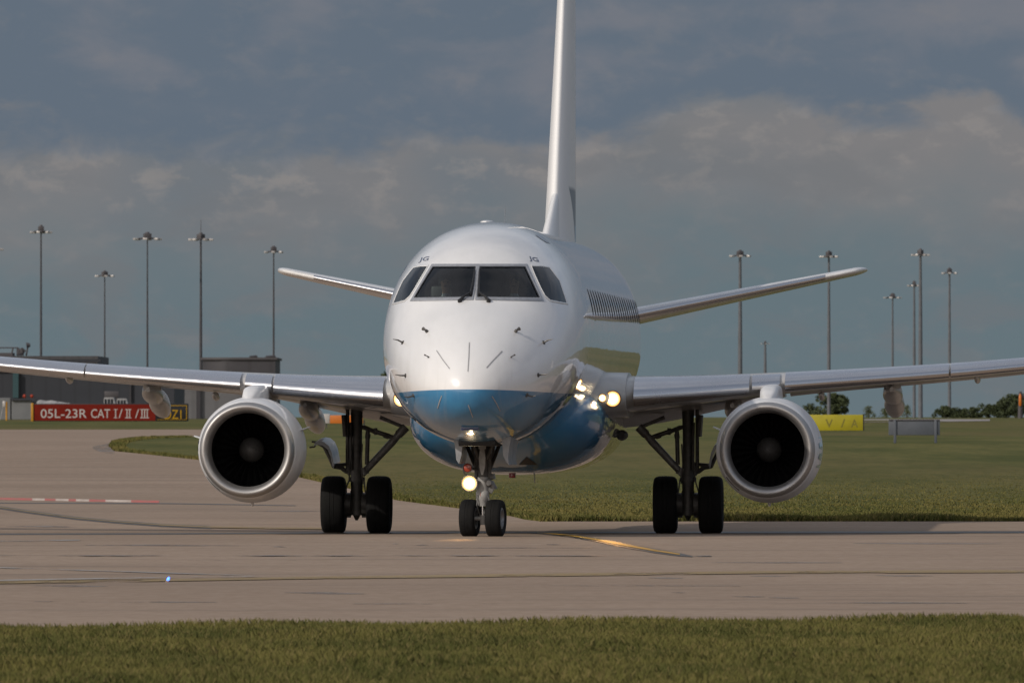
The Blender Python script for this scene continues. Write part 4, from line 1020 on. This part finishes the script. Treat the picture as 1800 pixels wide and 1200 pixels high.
def crew_mat():
    m = bsdf('crew_shirt_and_skin', (.5, .5, .52), .8); t = NT(m.node_tree); b = t.n['Principled BSDF']
    s = t.node('ShaderNodeSeparateXYZ'); t.l.new(t.node('ShaderNodeTexCoord').outputs['Object'], s.inputs[0])
    sk = t.math('MAXIMUM', t.step(s.outputs[2], .565, .57), t.math('MULTIPLY', t.step(s.outputs[1], -.27, -.275), t.step(s.outputs[2], .10, .12)))
    c = t.mix(t.step(s.outputs[2], .06, .065), (.02, .02, .03), (.45, .46, .50)); t.l.new(t.mix(sk, c, (.45, .27, .19)), b.inputs['Base Color']); return m
cmx = crew_mat()
person(-.50, 3.08, 2.99, 1, 'pilot in a pale shirt seated behind the left half of the windscreen', cmx)
person(.50, 3.08, 2.99, -1, 'pilot in a pale shirt seated behind the right half of the windscreen', cmx)
# ------------------------------------------------------------------ background things
M['mast'] = mottled('mast_steel', (.05, .047, .055), (.036, .034, .04), .6, .7)
M['mastp'] = mottled('mast_steel_hazed', (.11, .115, .13), (.085, .09, .10), .6, .7)  # paler mast steel for the right side, haze mixed into the colour
M['mastd'] = bsdf('mast_head', (.06, .055, .06), .6)
M['flood'] = bsdf('floodlight_body', (.45, .43, .42), .4, .3)
def mast(px, pyh, hw, rb, name_label, spike=0, nfl=6, group='tall floodlight masts across the airfield', ang=0.0):
    d = 28.25 * F / (YH - pyh); x = (px - 900) * d / F; k = d / F
    o = empty('floodlight_mast', (x, d, G(d)), ang, name_label, 'light mast', group)
    ht = HC + 28.25 - G(d); r0 = rb * k
    m = MB(); m.tube([(0, 0, -.3), (0, 0, .6), (0, 0, ht * .5), (0, 0, ht)], [r0 * 1.15, r0, r0 * .85, r0 * .55], 14); m.build('pole', M['mast' if px < 900 else 'mastp'], o)
    m = MB(); w_ = hw * k
    m.lathe([(ht - .02, w_ * .60), (ht + .08, w_ * .62), (ht + .18, w_ * .60), (ht + .08, w_ * .58)], (0, 0, 0), 'z', 20, True)
    for a in np.linspace(0, math.pi, 3, endpoint=False) + .2: m.tube([(-math.cos(a) * w_ * .9, -math.sin(a) * w_ * .9, ht), (0, 0, ht + .25), (math.cos(a) * w_ * .9, math.sin(a) * w_ * .9, ht)], .09, 6)
    m.build('lamp_frame', M['mastd'], o)
    m = MB(); m.box((0, 0, ht + .45), (w_ * .26, w_ * .26, .42), None, .08); m.tube([(0, 0, ht + .8), (0, 0, ht + 1.1)], [w_ * .2, w_ * .12], 8); m.build('winch_head', M['mastd'], o)
    if spike: m = MB(); m.tube([(0, 0, ht + .8), (0, 0, ht + 3.2)], [.06, .03], 6); m.build('lightning_rod', M['mastd'], o)
    for i in range(nfl):
        a = 2 * math.pi * i / nfl + .2; m = MB(); m.box((math.cos(a) * w_ * .88, math.sin(a) * w_ * .88, ht - .02), (w_ * .16, w_ * .16, .16), Matrix.Rotation(a, 3, 'Z'), .04); m.build('floodlight', M['flood'], o)
    return o
mast(72, 408, 19, 2.3, 'tall floodlight mast at far left above the grey hangar roof', ang=.1)
mast(184, 485, 17, 1.6, 'shorter thin floodlight mast, second from the left, just right of the hangar roof', ang=.5)
mast(259, 420, 25, 1.9, 'floodlight mast with the widest lamp ring, between the short mast and the rod mast', ang=.2)
mast(353, 421, 21, 2.8, 'floodlight mast topped by a thin lightning rod, left of the far grey terminal block', spike=1, ang=.8)
mast(481, 443, 17, 2.0, 'floodlight mast directly behind the left tip of the tailplane', ang=.3)
mast(-15, 438, 20, 2.8, 'floodlight mast cut by the left picture edge with only one lamp arm in view')
mast(1301, 450, 19, 4.2, 'thick floodlight mast right of the fuselage, crossed by the right tailplane', ang=.4)
mast(1345, 604, 8, 3.2, 'faint short mast very far off between two tall masts above the right wing', nfl=4)
mast(1457, 451, 16, 3.3, 'floodlight mast right beside the right tip of the tailplane', ang=.6)
mast(1569, 523, 16, 2.3, 'short floodlight mast with pale lamps, left of the overlapping pair', ang=.1)
mast(1607, 502, 12, 2.8, 'lower mast of the overlapping pair above the right wing')
mast(1618, 448, 16, 4.0, 'tallest mast of the overlapping pair above the right wing', ang=.9)
mast(1669, 480, 14, 2.9, 'rightmost floodlight mast, right of the overlapping pair', ang=.35)

# buildings
def cladding(name, c1, c2, rib=.6):
    m = bsdf(name, c1, .6, .1); t = NT(m.node_tree); b = t.n['Principled BSDF']; co = t.node('ShaderNodeTexCoord').outputs['Object']
    s = t.node('ShaderNodeSeparateXYZ'); t.l.new(co, s.inputs[0])
    f = t.math('FRACT', t.math('MULTIPLY', t.math('ADD', s.outputs[0], s.outputs[1]), rib)); a = t.noise(t.mapping(co, (.08, .08, .25)), 1.0, 5.0, .6)
    c = t.mix(t.step(a, .35, .65), c1, c2); c = t.mix(t.step(t.math('ABSOLUTE', t.math('SUBTRACT', f, .5)), .12, .05, 0, .35), c, tuple(v * .55 for v in c1))
    t.l.new(c, b.inputs['Base Color']); return m
M['hang'] = cladding('dark_cladding', (.022, .025, .034), (.028, .031, .040))
M['hang2'] = cladding('roof_cladding', (.062, .06, .064), (.05, .049, .053))
M['terml'] = cladding('light_cladding', (.14, .14, .147), (.11, .11, .118), .35)
M['termd'] = cladding('grey_cladding', (.042, .040, .047), (.052, .050, .057), .35)
M['lowwall'] = mottled('low_wall', (.16, .165, .17), (.13, .135, .14), .3, .8)
M['green'] = bsdf('green_glass', (.02, .06, .07), .3)
def bx(m, x0, x1, py0, py1, d, dep, d0=None, bev=.0):
    a = W(x0, py0, d); b = W(x1, py0 if py1 is None else py1, d); zb = G(d) if py1 is None else b.z
    m.box(((a.x + b.x) / 2, d + dep / 2, (a.z + zb) / 2), (abs(b.x - a.x) / 2, dep / 2, abs(a.z - zb) / 2), None, bev); return m
def bld(name, label, cat='building'): return empty(name, (0, 0, 0), 0, label, cat)
def rebase(o, loc):
    o.location = loc
    for ch in o.children:
        ch.data.transform(Matrix.Translation(-Vector(loc)))
        for g2 in ch.children: g2.data.transform(Matrix.Translation(-Vector(loc)))
D1 = 1250
h = bld('hangar', 'long dark grey hangar with railings on its roof behind the left wing')
bx(MB(), -520, 306, 657, None, D1, 40).build('wall', M['hang'], h, False)
rf = bx(MB(), -520, 172, 625.5, 656.8, D1 + 3, 34).build('roof', M['hang2'], h, False)
bx(MB(), -520, 177, 631, 636, D1 - 1.5, 3.4).build('eave', M['hang'], h, False)
m = MB()
for i in range(9):
    p0 = W(-180 + i * 25, 624, D1 + 4); q0 = W(-180 + i * 25 + 3, 611, D1 + 4); m.tube([p0, q0], .09, 6)
m.tube([W(-180, 611, D1 + 4), W(32, 611, D1 + 4)], .07, 6); m.build('roof_railing', M['mastd'], rf)
m = MB(); bx(m, -200, 22, 620, 626, D1 + 3.5, 6); m.build('roof_plant', M['mastd'], h, False)
m = MB(); bx(m, 29, 33.5, 611, 625, D1 + 5, 1.2); m.tube([W(34, 616, D1 + 5), W(39, 612, D1 + 5), W(44, 616, D1 + 5), W(39, 622, D1 + 5)], .12, 6); m.tube([W(38, 625, D1 + 5), W(38, 614, D1 + 5)], .25, 6); m.tube([W(46, 625, D1 + 5), W(49, 608, D1 + 5)], .10, 6); m.tube([W(46.5, 607, D1 + 5), W(53, 606, D1 + 5)], [.35, .2], 8); m.build('roof_antenna', M['mastd'], h)
bx(MB(), 22.5, 32.5, 654, 699, D1 - .7, .69).build('door', M['green'], h, False)
m = MB(); bx(m, 228, 230.5, 657, None, D1 - .35, .34); bx(m, 33.5, 35, 657, None, D1 - .35, .34); m.build('downpipe', M['termd'], h, False)
m = MB()
for px in (43, 56): m.lathe([(-.2, .1), (0, .22), (.2, .1)], W(px, 696, D1 - 1), 'z', 10)
m.build('warning_lamps', M['lampoff'], h)
rebase(h, (W(-60, 700, D1).x, D1, G(D1)))
D2 = 1450
h = bld('terminal_block', 'lighter grey flat roofed block with a curved left end behind the left engine')
m = MB(); rad = 4.2; xl, xr_ = W(354, 632, D2).x, W(484, 632, D2).x; zt_ = W(354, 632, D2).z; zb_ = G(D2); poly = []
for k in range(11): a = math.pi + math.pi / 2 * k / 10; poly.append((xl + rad + math.cos(a) * rad, D2 + rad + math.sin(a) * rad))
poly += [(xr_, D2), (xr_, D2 + 30), (xl, D2 + 30)]
m.loft([[Vector((a, b, zb_)) for a, b in poly], [Vector((a, b, zt_)) for a, b in poly]]); m.build('wall', M['termd'], h, True, 30)
m = MB(); cx_ = sum(p[0] for p in poly) / len(poly); m.loft([[Vector((a + (-.25 if a < cx_ else .25), b - .3, z)) for a, b in poly] for z in (zt_ + .003, zt_ + .30)]); m.build('parapet', M['mastd'], h, True, 30)
m = MB()
for (a, b) in ((438, 452), (466, 484)):
    m.tube([W(a, 632, D2 + 6), W(a + 2, 627, D2 + 6), W(b - 1, 626, D2 + 6), W(b, 630, D2 + 6)], .16, 6); bx(m, a + 2, b - 3, 627, 631, D2 + 7, 2)
m.build('roof_duct', M['mast'], h)
rebase(h, (W(420, 700, D2).x, D2, G(D2)))
D3 = 1350
h = bld('terminal_annex', 'pale ribbed annex wall showing between the left wing and the black and yellow sign')
bx(MB(), 306.6, 430, 672, None, D3, 25).build('wall', M['terml'], h, False)
for a_, b_ in ((345, 352), (306.6, 311)): bx(MB(), a_, b_, 670, None, D3 - .5, .49).build('column', M['termd'], h, False)
bx(MB(), 306, 430, 669.5, 671.8, D3 - .8, 26).build('parapet', M['termd'], h, False)
rebase(h, (W(360, 700, D3).x, D3, G(D3)))
h = bld('blast_wall', 'low pale concrete wall in front of the dark hangar at the left edge', 'wall')
bx(MB(), -300, 18.5, 699, None, 1150, 1.0, bev=.05).build('wall_panel', M['lowwall'], h, False); bx(MB(), 20.5, 56, 701.5, None, 1150, 1.0, bev=.05).build('wall_panel', M['lowwall'], h, False); bx(MB(), 18.8, 20.2, 703, None, 1150.2, .6).build('joint_post', M['termd'], h, False)
m = MB(); bx(m, 20, 62, 700, 703.5, 1149.7, 1.8); m.build('coping', M['hang'], h, False)
rebase(h, (W(0, 700, 1150).x, 1150, G(1150)))
M['dullwhite'] = mottled('dull_white', (.30, .30, .31), (.22, .22, .23), 1.5, .6)
# service vehicles seen over the sign
def cart(x0, x1, yt, d, label, nm='service_van'):
    a = W(x0, yt, d); b = W(x1, yt, d); L_ = b.x - a.x; H = a.z - G(d)
    o = empty(nm, ((a.x + b.x) / 2, d, G(d)), 0, label, 'vehicle', 'white service vehicles behind the red sign')
    m = MB(); prof = [(-.5, .25), (.5, .25), (.5, .62), (.36, .66), (.22, 1.0), (-.46, 1.0), (-.5, .9)]
    m.loft([[Vector((p[0] * L_, y, p[1] * H)) for p in prof] for y in (-.9, .9)]); m.build('body', M['dullwhite'], o, False)
    m = MB(); 
    for wx in (-.36, -.12, .10): m.box((wx * L_, -.905, .80 * H), (.085 * L_, .006, .12 * H), None, .0)
    m.build('window', M['cabin'], o, False)
    for wx in (-.3, .3):
        for wy in (-.75, .75):
            m = MB(); m.lathe([(-.12, .2 * H), (-.1, .25 * H), (.1, .25 * H), (.12, .2 * H)], (wx * L_, wy, .25 * H), 'y', 16); m.build('wheel', M['tyre'], o)
cart(183, 207, 698, 1000, 'small white service van standing under the dark board behind the red sign')
cart(206, 229, 700, 1010, 'small white service van to the right of the one under the dark board')
o = empty('dark_board', (W(196, 700, 1020).x, 1020, G(1020)), 0, 'dark rectangular board on posts above the white vans behind the red sign', 'sign')
z1, z0 = W(0, 687.5, 1020).z - G(1020), W(0, 698, 1020).z - G(1020)
m = MB(); m.box((0, 0, (z0 + z1) / 2), (.66, .06, (z1 - z0) / 2), None, .02); m.build('panel', M['mastd'], o); 
for sx in (-.5, .5): m = MB(); m.tube([(sx, .05, 0), (sx, .05, z1 * .9)], .05, 8); m.build('post', M['mastd'], o)
# pale heap
o = empty('sheeted_stack', (W(93, 700, 1005).x, 1005, G(1005)), 0, 'pale low sheeted stack tapering to the right behind the red sign', 'covered stack')
random.seed(4); m = MB(); rs = []
for k in range(15):
    f = k / 14; x = (-28 + 58 * f) * 1005 / F; hh = (W(0, 701.5 + 6 * f, 1005).z - G(1005)) * (1 + random.uniform(-.03, .03)) * (1 if 0 < k else .9)
    rs.append([Vector((x, y, z)) for y, z in ((-.8, 0), (-.7, hh * .8), (-.3, hh), (.3, hh * .98), (.7, hh * .8), (.8, 0))])
m.loft(rs); m.build('sheet', M['dullwhite'], o, False); m = MB(); m.tube([(-1.5, -.82, .9), (0, -.82, .85), (1.5, -.82, .8)], .03, 6); m.build('strap', M['mastd'], o)
# yellow post with fittings
o = empty('marker_post', (W(11.5, 733, 1000).x, 1000, G(1000)), 0, 'thin yellow post with a fitting on its head before the low wall at left', 'post')
M['yel'] = mottled('yellow_paint', (.46, .22, .01), (.38, .18, .01), 2, .5); zz = W(0, 706, 1000).z - G(1000)
m = MB(); m.tube([(0, 0, -.1), (0, 0, zz)], .085, 10); m.build('post', M['yel'], o); m = MB(); m.box((-.22, 0, zz - .2), (.14, .12, .28), None, .04); m.tube([(-.3, 0, zz - .4), (-.45, 0, zz * .4), (-.6, 0, .05)], .02, 6); m.build('junction_box', M['flood'], o)

# signs
def sgn_text(s, x0, x1, z0, z1, y, mat, parent, name='lettering', bold=.01):
    VT_, FT_ = text_mesh(s, bold=bold); V = [(x0 + u * (x1 - x0), y, z0 + v * (z1 - z0)) for u, v in VT_]; return mk(name, V, FT_, mat, parent, False)
def strokes(polys, y, mat, parent, name='lettering'):
    m = MB()
    for (x0, z0, x1, z1) in polys: m.add([(x0, y, z0), (x1, y, z0), (x1, y, z1), (x0, y, z1)], [(0, 1, 2, 3)])
    return m.build(name, mat, parent, False)
M['red'] = mottled('sign_red', (.155, .010, .004), (.13, .008, .003), 1.5, .7, spec=.15); M['sblack'] = bsdf('sign_black', (.012, .012, .013), .5)
M['swhite'] = bsdf('sign_white', (.40, .38, .365), .5); M['syel'] = bsdf('sign_yellow_letters', (.36, .21, .012), .6, spec=.1)
DS = 900.0; k = DS / F
def sx(px): return (px - 195) * k
zg_ = G(DS)
def sz(py): return HC + (YH - py) * k - zg_
o = empty('runway_sign', (W(195, 733, DS).x, DS, zg_), 0, 'long red and black sign reading 05L-23R CAT I/II/III and DZ1 on far grass', 'runway sign')
m = MB(); m.box(((sx(59) + sx(331)) / 2, .25, (sz(740.5) + sz(709)) / 2), ((sx(331) - sx(59)) / 2, .24, (sz(709) - sz(740.5)) / 2), None, .02); m.build('cabinet', M['sblack'], o)
m = MB(); m.box(((sx(60) + sx(273)) / 2, -.003, (sz(739) + sz(710.5)) / 2), ((sx(273) - sx(60)) / 2, .008, (sz(710.5) - sz(739)) / 2)); m.build('red_panel', M['red'], o, False)
m = MB(); m.box(((sx(54.5) + sx(58.7)) / 2, .1, (sz(741.5) + sz(708)) / 2), ((sx(58.7) - sx(54.5)) / 2, .2, (sz(708) - sz(741.5)) / 2), None, .015); m.build('end_cap', M['yel'], o)
Y = -.016
sgn_text('05L-23R', sx(71.5), sx(152.5), sz(734.3), sz(718.6), Y, M['swhite'], o, bold=.004)
sgn_text('CAT', sx(160), sx(193.5), sz(734.3), sz(718.6), Y, M['swhite'], o, bold=.004)
def roman(a, b, n): 
    wd_ = b - a; P_ = [(sx(a), sz(734.6), sx(b), sz(733.3)), (sx(a), sz(719.9), sx(b), sz(718.6))]
    for i in range(n):
        c_ = a + wd_ * (i + .5) / n if n > 1 else (a + b) / 2
        if n == 2: c_ = a + wd_ * (.3 if i == 0 else .7)
        if n == 3: c_ = a + wd_ * (.2, .5, .8)[i]
        P_.append((sx(c_ - .9), sz(733.3), sx(c_ + .9), sz(719.9)))
    return P_
strokes(roman(200, 206.5, 1) + roman(220, 231, 2) + roman(246.5, 262, 3), Y, M['swhite'], o)
m = MB()
for a in (208.5, 237.5): m.add([(sx(a), Y, sz(734.5)), (sx(a + 1.8), Y, sz(734.5)), (sx(a + 7.0), Y, sz(718.6)), (sx(a + 5.2), Y, sz(718.6))], [(0, 1, 2, 3)])
m.build('lettering', M['swhite'], o, False)
sgn_text('DZ1', sx(289.5), sx(319), sz(736), sz(720), Y + .012, M['syel'], o, bold=.006)
strokes([(sx(327.2), sz(737.5), sx(328.4), sz(712)), (sx(275.5), sz(713.2), sx(327.2), sz(712)), (sx(275.5), sz(737.5), sx(327.2), sz(736.9))], Y + .012, M['syel'], o, 'yellow_border')
DS = 640.0; k = DS / F; zg_ = G(DS)
def sx(px): return (px - 1462) * k
o = empty('taxiway_sign', (W(1462, 733, DS).x, DS, zg_), 0, 'plain yellow direction sign with faint dark letters right of the right engine', 'taxiway sign')
M['sy2'] = mottled('sign_yellow', (.36, .31, .008), (.31, .265, .008), 1.5, .5); M['sy3'] = bsdf('sign_dark_letters', (.16, .14, .015), .6)
m = MB(); m.box(((sx(1408) + sx(1517)) / 2, .2, (sz(756.5) + sz(728.5)) / 2), ((sx(1517) - sx(1408)) / 2, .2, (sz(728.5) - sz(756.5)) / 2), None, .02); m.build('panel', M['sy2'], o)
m = MB(); m.box(((sx(1517) + sx(1519)) / 2 + .002, .2, (sz(756.5) + sz(728.5)) / 2), ((sx(1519) - sx(1517)) / 2, .19, (sz(729) - sz(756.5)) / 2)); m.build('end_cap', M['sblack'], o)
sgn_text('V', sx(1451), sx(1464), sz(751), sz(736.5), -.006, M['sy3'], o); sgn_text('/', sx(1478), sx(1486), sz(751), sz(736), -.006, M['sy3'], o); sgn_text('A', sx(1496), sx(1508), sz(751), sz(736.5), -.006, M['sy3'], o)
DS = 400.0; k = DS / F; zg_ = G(DS)
def sx(px): return (px - 1607) * k
o = empty('sign_back', (W(1607, 733, DS).x, DS, zg_), 0, 'grey rear side of a two legged sign on the right hand grass', 'sign')
M['sback'] = mottled('sign_back_grey', (.085, .096, .115), (.072, .082, .10), 2, .6)
m = MB(); m.box((0, 0, (sz(764.5) + sz(737)) / 2), (sx(1652) , .10, (sz(737) - sz(764.5)) / 2), None, .015); m.build('panel', M['sback'], o)
m = MB()
m.box((0, -.105, sz(738.2)), (sx(1652) * .99, .02, .025)); m.build('top_rail', M['termd'], o, False)
for px in (1573, 1644.5): m = MB(); m.box((sx(px), -.125, (sz(737.6) + 0) / 2), (.05, .022, (sz(737.6) - 0) / 2), None, .01); m.build('leg', M['sback'], o)
# orange board beyond the left main wheels
DS = 700.0; k = DS / F; zg_ = G(DS)
def sx(px): return (px - 590) * k
o = empty('orange_board', (W(590, 733, DS).x, DS, zg_), 0, 'small orange board with a pale left end seen behind the left main gear leg', 'board')
M['orange'] = bsdf('orange_paint', (.48, .13, .008), .5)
m = MB(); m.box(((sx(580) + sx(638)) / 2, 0, (sz(744) + sz(729.5)) / 2), ((sx(638) - sx(580)) / 2, .06, (sz(729.5) - sz(744)) / 2), None, .02); m.build('panel', M['orange'], o)
m = MB(); m.box(((sx(567) + sx(579.6)) / 2, 0, (sz(744) + sz(727)) / 2), ((sx(579.6) - sx(567)) / 2, .06, (sz(727) - sz(744)) / 2), None, .02); m.build('pale_panel', M['swhite'], o)
for px in (574, 640): m = MB(); m.box((sx(px), .08, sz(738) / 2), (.04, .02, sz(738) / 2)); m.build('post', M['mastd'], o, False)
# orange beacon post at the right edge
DS = 1500.0
o = empty('beacon_post', (W(1793.5, 733, DS).x, DS, G(DS)), 0, 'dark post with an orange lamp at the right edge before the trees', 'post'); zt_ = W(0, 688, DS).z - G(DS)
m = MB(); m.tube([(0, 0, 0), (0, 0, zt_ * .55), (0, 0, zt_)], [.35, .28, .22], 10); m.tube([(.1, 0, zt_ - .5), (.55, 0, zt_ - .9)], [.3, .2], 8); m.build('post', M['mastd'], o)
m = MB(); m.lathe([(-.9, .1), (-.7, .22), (.5, .2), (.8, .05)], (-.02, -.3, zt_ - 1.1), 'z', 12); m.build('lamp', M['orange'], o)

# low red and white barrier boards on the far paving, left
DS = d_of(882); k = DS / F
o = empty('barrier_board', (W(140, 733, DS).x, DS, G(DS)), 0, 'low red and white banded barrier lying across the paving left of the left engine', 'barrier')
M['rb'] = mottled('barrier_red', (.30, .085, .08), (.25, .10, .09), 3, .6); M['wb'] = mottled('barrier_white', (.38, .335, .31), (.30, .26, .235), 3, .6)
segs = [(-260, -200, 'r'), (-200, -170, 'w'), (-170, -90, 'r'), (-90, -60, 'w'), (-60, 49, 'r'), (49, 73, 'w'), (73, 94, 'r'), (94, 119, 'w'), (119, 133, 'r'), (133, 158, 'w'), (158, 189, 'r'), (189, 237, 'w'), (237, 289, 'r')]
for a, b, c_ in segs:
    f = lambda px: Vector(((px - 140) * k, 0, .0)); m = MB()
    za = (879.0 + (a) * .0125 - 882) ; zb2 = (879.0 + b * .0125 - 882)
    y0 = -(a) * .0  # level board, the ground carries it
    dep = lambda px: d_of(881.5 + max(-6, px * .018 - 2)) - DS
    ya, yb = dep(a), dep(b)
    A = Vector(((a - 140) * k, ya, G(DS + ya) - G(DS))); B = Vector(((b - 140) * k, yb, G(DS + yb) - G(DS)))
    hgt = .062
    m.add([A + Vector((0, 0, .016)), B + Vector((0, 0, .016)), B + Vector((-.0, .05, hgt)), A + Vector((0, .05, hgt)), A + Vector((0, .18, .016)), B + Vector((0, .18, .016)), B + Vector((0, .12, hgt)), A + Vector((0, .12, hgt))], [(0, 1, 2, 3), (3, 2, 6, 7), (7, 6, 5, 4), (0, 3, 7, 4), (1, 5, 6, 2), (0, 4, 5, 1)])
    m.build('red_segment' if c_ == 'r' else 'white_segment', M['rb' if c_ == 'r' else 'wb'], o, False)
# blue taxiway edge light
p = gp(294, 1024); o = empty('taxiway_light', (p.x, p.y, p.z + .012), 0, 'tiny blue taxiway light set on the paving at lower left', 'edge light')
M['bluelamp'] = bsdf('blue_lit_lens', (.02, .08, .6), .2, emit=(.05, .16, 1.0), estr=5)
m = MB(); m.lathe([(0, .02), (.006, .02), (.010, .010), (.018, .008)], (0, 0, 0), 'z', 14); m.build('base', M['pave'], o)
m = MB(); m.lathe([(.014, .010), (.024, .015), (.040, .014), (.052, .006)], (0, 0, 0), 'z', 14); m.V = [v + Vector((v.z * .35, 0, 0)) for v in m.V]; m.build('lens', M['bluelamp'], o)

# trees
M['leaf'] = mottled('tree_leaves', (.030, .042, .014), (.050, .066, .020), 1.2, .8)
M['leaf2'] = mottled('pale_tree_leaves', (.085, .095, .03), (.065, .08, .025), 1.2, .8)
M['bark'] = mottled('bark', (.07, .055, .04), (.05, .04, .03), 3, .9)
def tree(px, pyt, wpx, d, label, seed, leaf='leaf', n=1500, group='trees along the far edge of the airfield'):
    rg = np.random.default_rng(seed); k = d / F; zg = G(d); H = HC + (YH - pyt) * k - zg; Wd = wpx * k
    o = empty('tree', ((px - 900) * k, d, zg), 0, label, 'tree', group)
    m = MB(); m.tube([(0, 0, -.1), (.02 * H, 0, H * .3), (0, 0, H * .75)], [H * .035 + .05, H * .025 + .03, .03], 8)
    for i in range(5):
        a = rg.uniform(0, 6.28); z = H * rg.uniform(.2, .45); m.tube([(0, 0, z), (math.cos(a) * Wd * .16, math.sin(a) * Wd * .16, z + H * .15), (math.cos(a) * Wd * .3, math.sin(a) * Wd * .3, z + H * .28)], [H * .015 + .02, .03, .015], 6)
    m.build('trunk', M['bark'], o)
    ncl = 26; cl_ = []
    for i in range(ncl):
        a = rg.uniform(0, 6.28); r = rg.uniform(0, .46) * Wd; z = H * rg.uniform(.12, .84); r *= (1.2 - .75 * (z / H)); cl_.append((math.cos(a) * r, math.sin(a) * r, z, rg.uniform(.13, .22) * min(Wd, H * 1.3)))
    cl_.append((0, 0, H * .82, .17 * min(Wd, H)))
    V = []; Fc = []; sz_ = .035 * (H + Wd) * .5 + .02
    for i in range(n):
        c_ = cl_[int(rg.integers(len(cl_)))]; v = rg.normal(0, 1, 3); v /= np.linalg.norm(v); r = c_[3] * (rg.random() ** .4) * 1.1
        p = Vector((c_[0] + v[0] * r, c_[1] + v[1] * r, max(.1, min(H, c_[2] + v[2] * r * .85)))); q_ = Vector(rg.normal(0, 1, 3)).normalized(); u = q_.cross(Vector((.3, .2, 1))).normalized(); w2 = q_.cross(u); s_ = sz_ * rg.uniform(.6, 1.5)
        b0 = len(V); V += [p + u * s_, p + w2 * s_ * .7, p - u * s_ * .9, p - w2 * s_ * .6]; Fc.append((b0, b0 + 1, b0 + 2, b0 + 3))
    mk('crown', V, Fc, M[leaf], o, False)
tree(1470, 690, 96, 2300, 'broad dark bushy tree standing behind the yellow sign', 1, n=2600)
tree(1425, 708, 50, 2350, 'low dark shrub tree at the left foot of the broad tree behind the yellow sign', 21, n=900)
tree(1527, 712, 24, 2300, 'small pale green tree just right of the yellow sign', 2, 'leaf2', 700)
tree(1556, 716, 24, 2500, 'small pale tree left of the hanging flap fairing of the right wing', 3, 'leaf2', 600)
tree(1594, 710, 22, 2500, 'yellowish small tree just behind the grey sign back', 4, 'leaf2', 600)
for i, (px, py, w_, lb) in enumerate([(1661, 713, 44, 'round dark bush at the left end of the right hand tree row'), (1676, 715, 34, 'small dark bush at the foot of the rightmost mast'), (1690, 719, 40, 'lowest dark bush in the dip of the right hand tree row'), (1708, 714, 48, 'rounded dark bush in the middle of the right hand tree row'), (1738, 709, 52, 'pointed dark bush left of the tall trees at the right edge'), (1764, 700, 58, 'mid height leafy tree on the left shoulder of the tall clump'), (1785, 691, 64, 'tall dense tree just left of the orange lamp post at the right edge'), (1815, 690, 60, 'tall tree cut off by the right picture edge')]):
    tree(px, py, w_, 1900 + 20 * i, lb, 30 + i, n=2600)
tree(699, 630, 62, 2100, 'tall dark tree half hidden behind the left side of the fuselage', 60, n=3000)
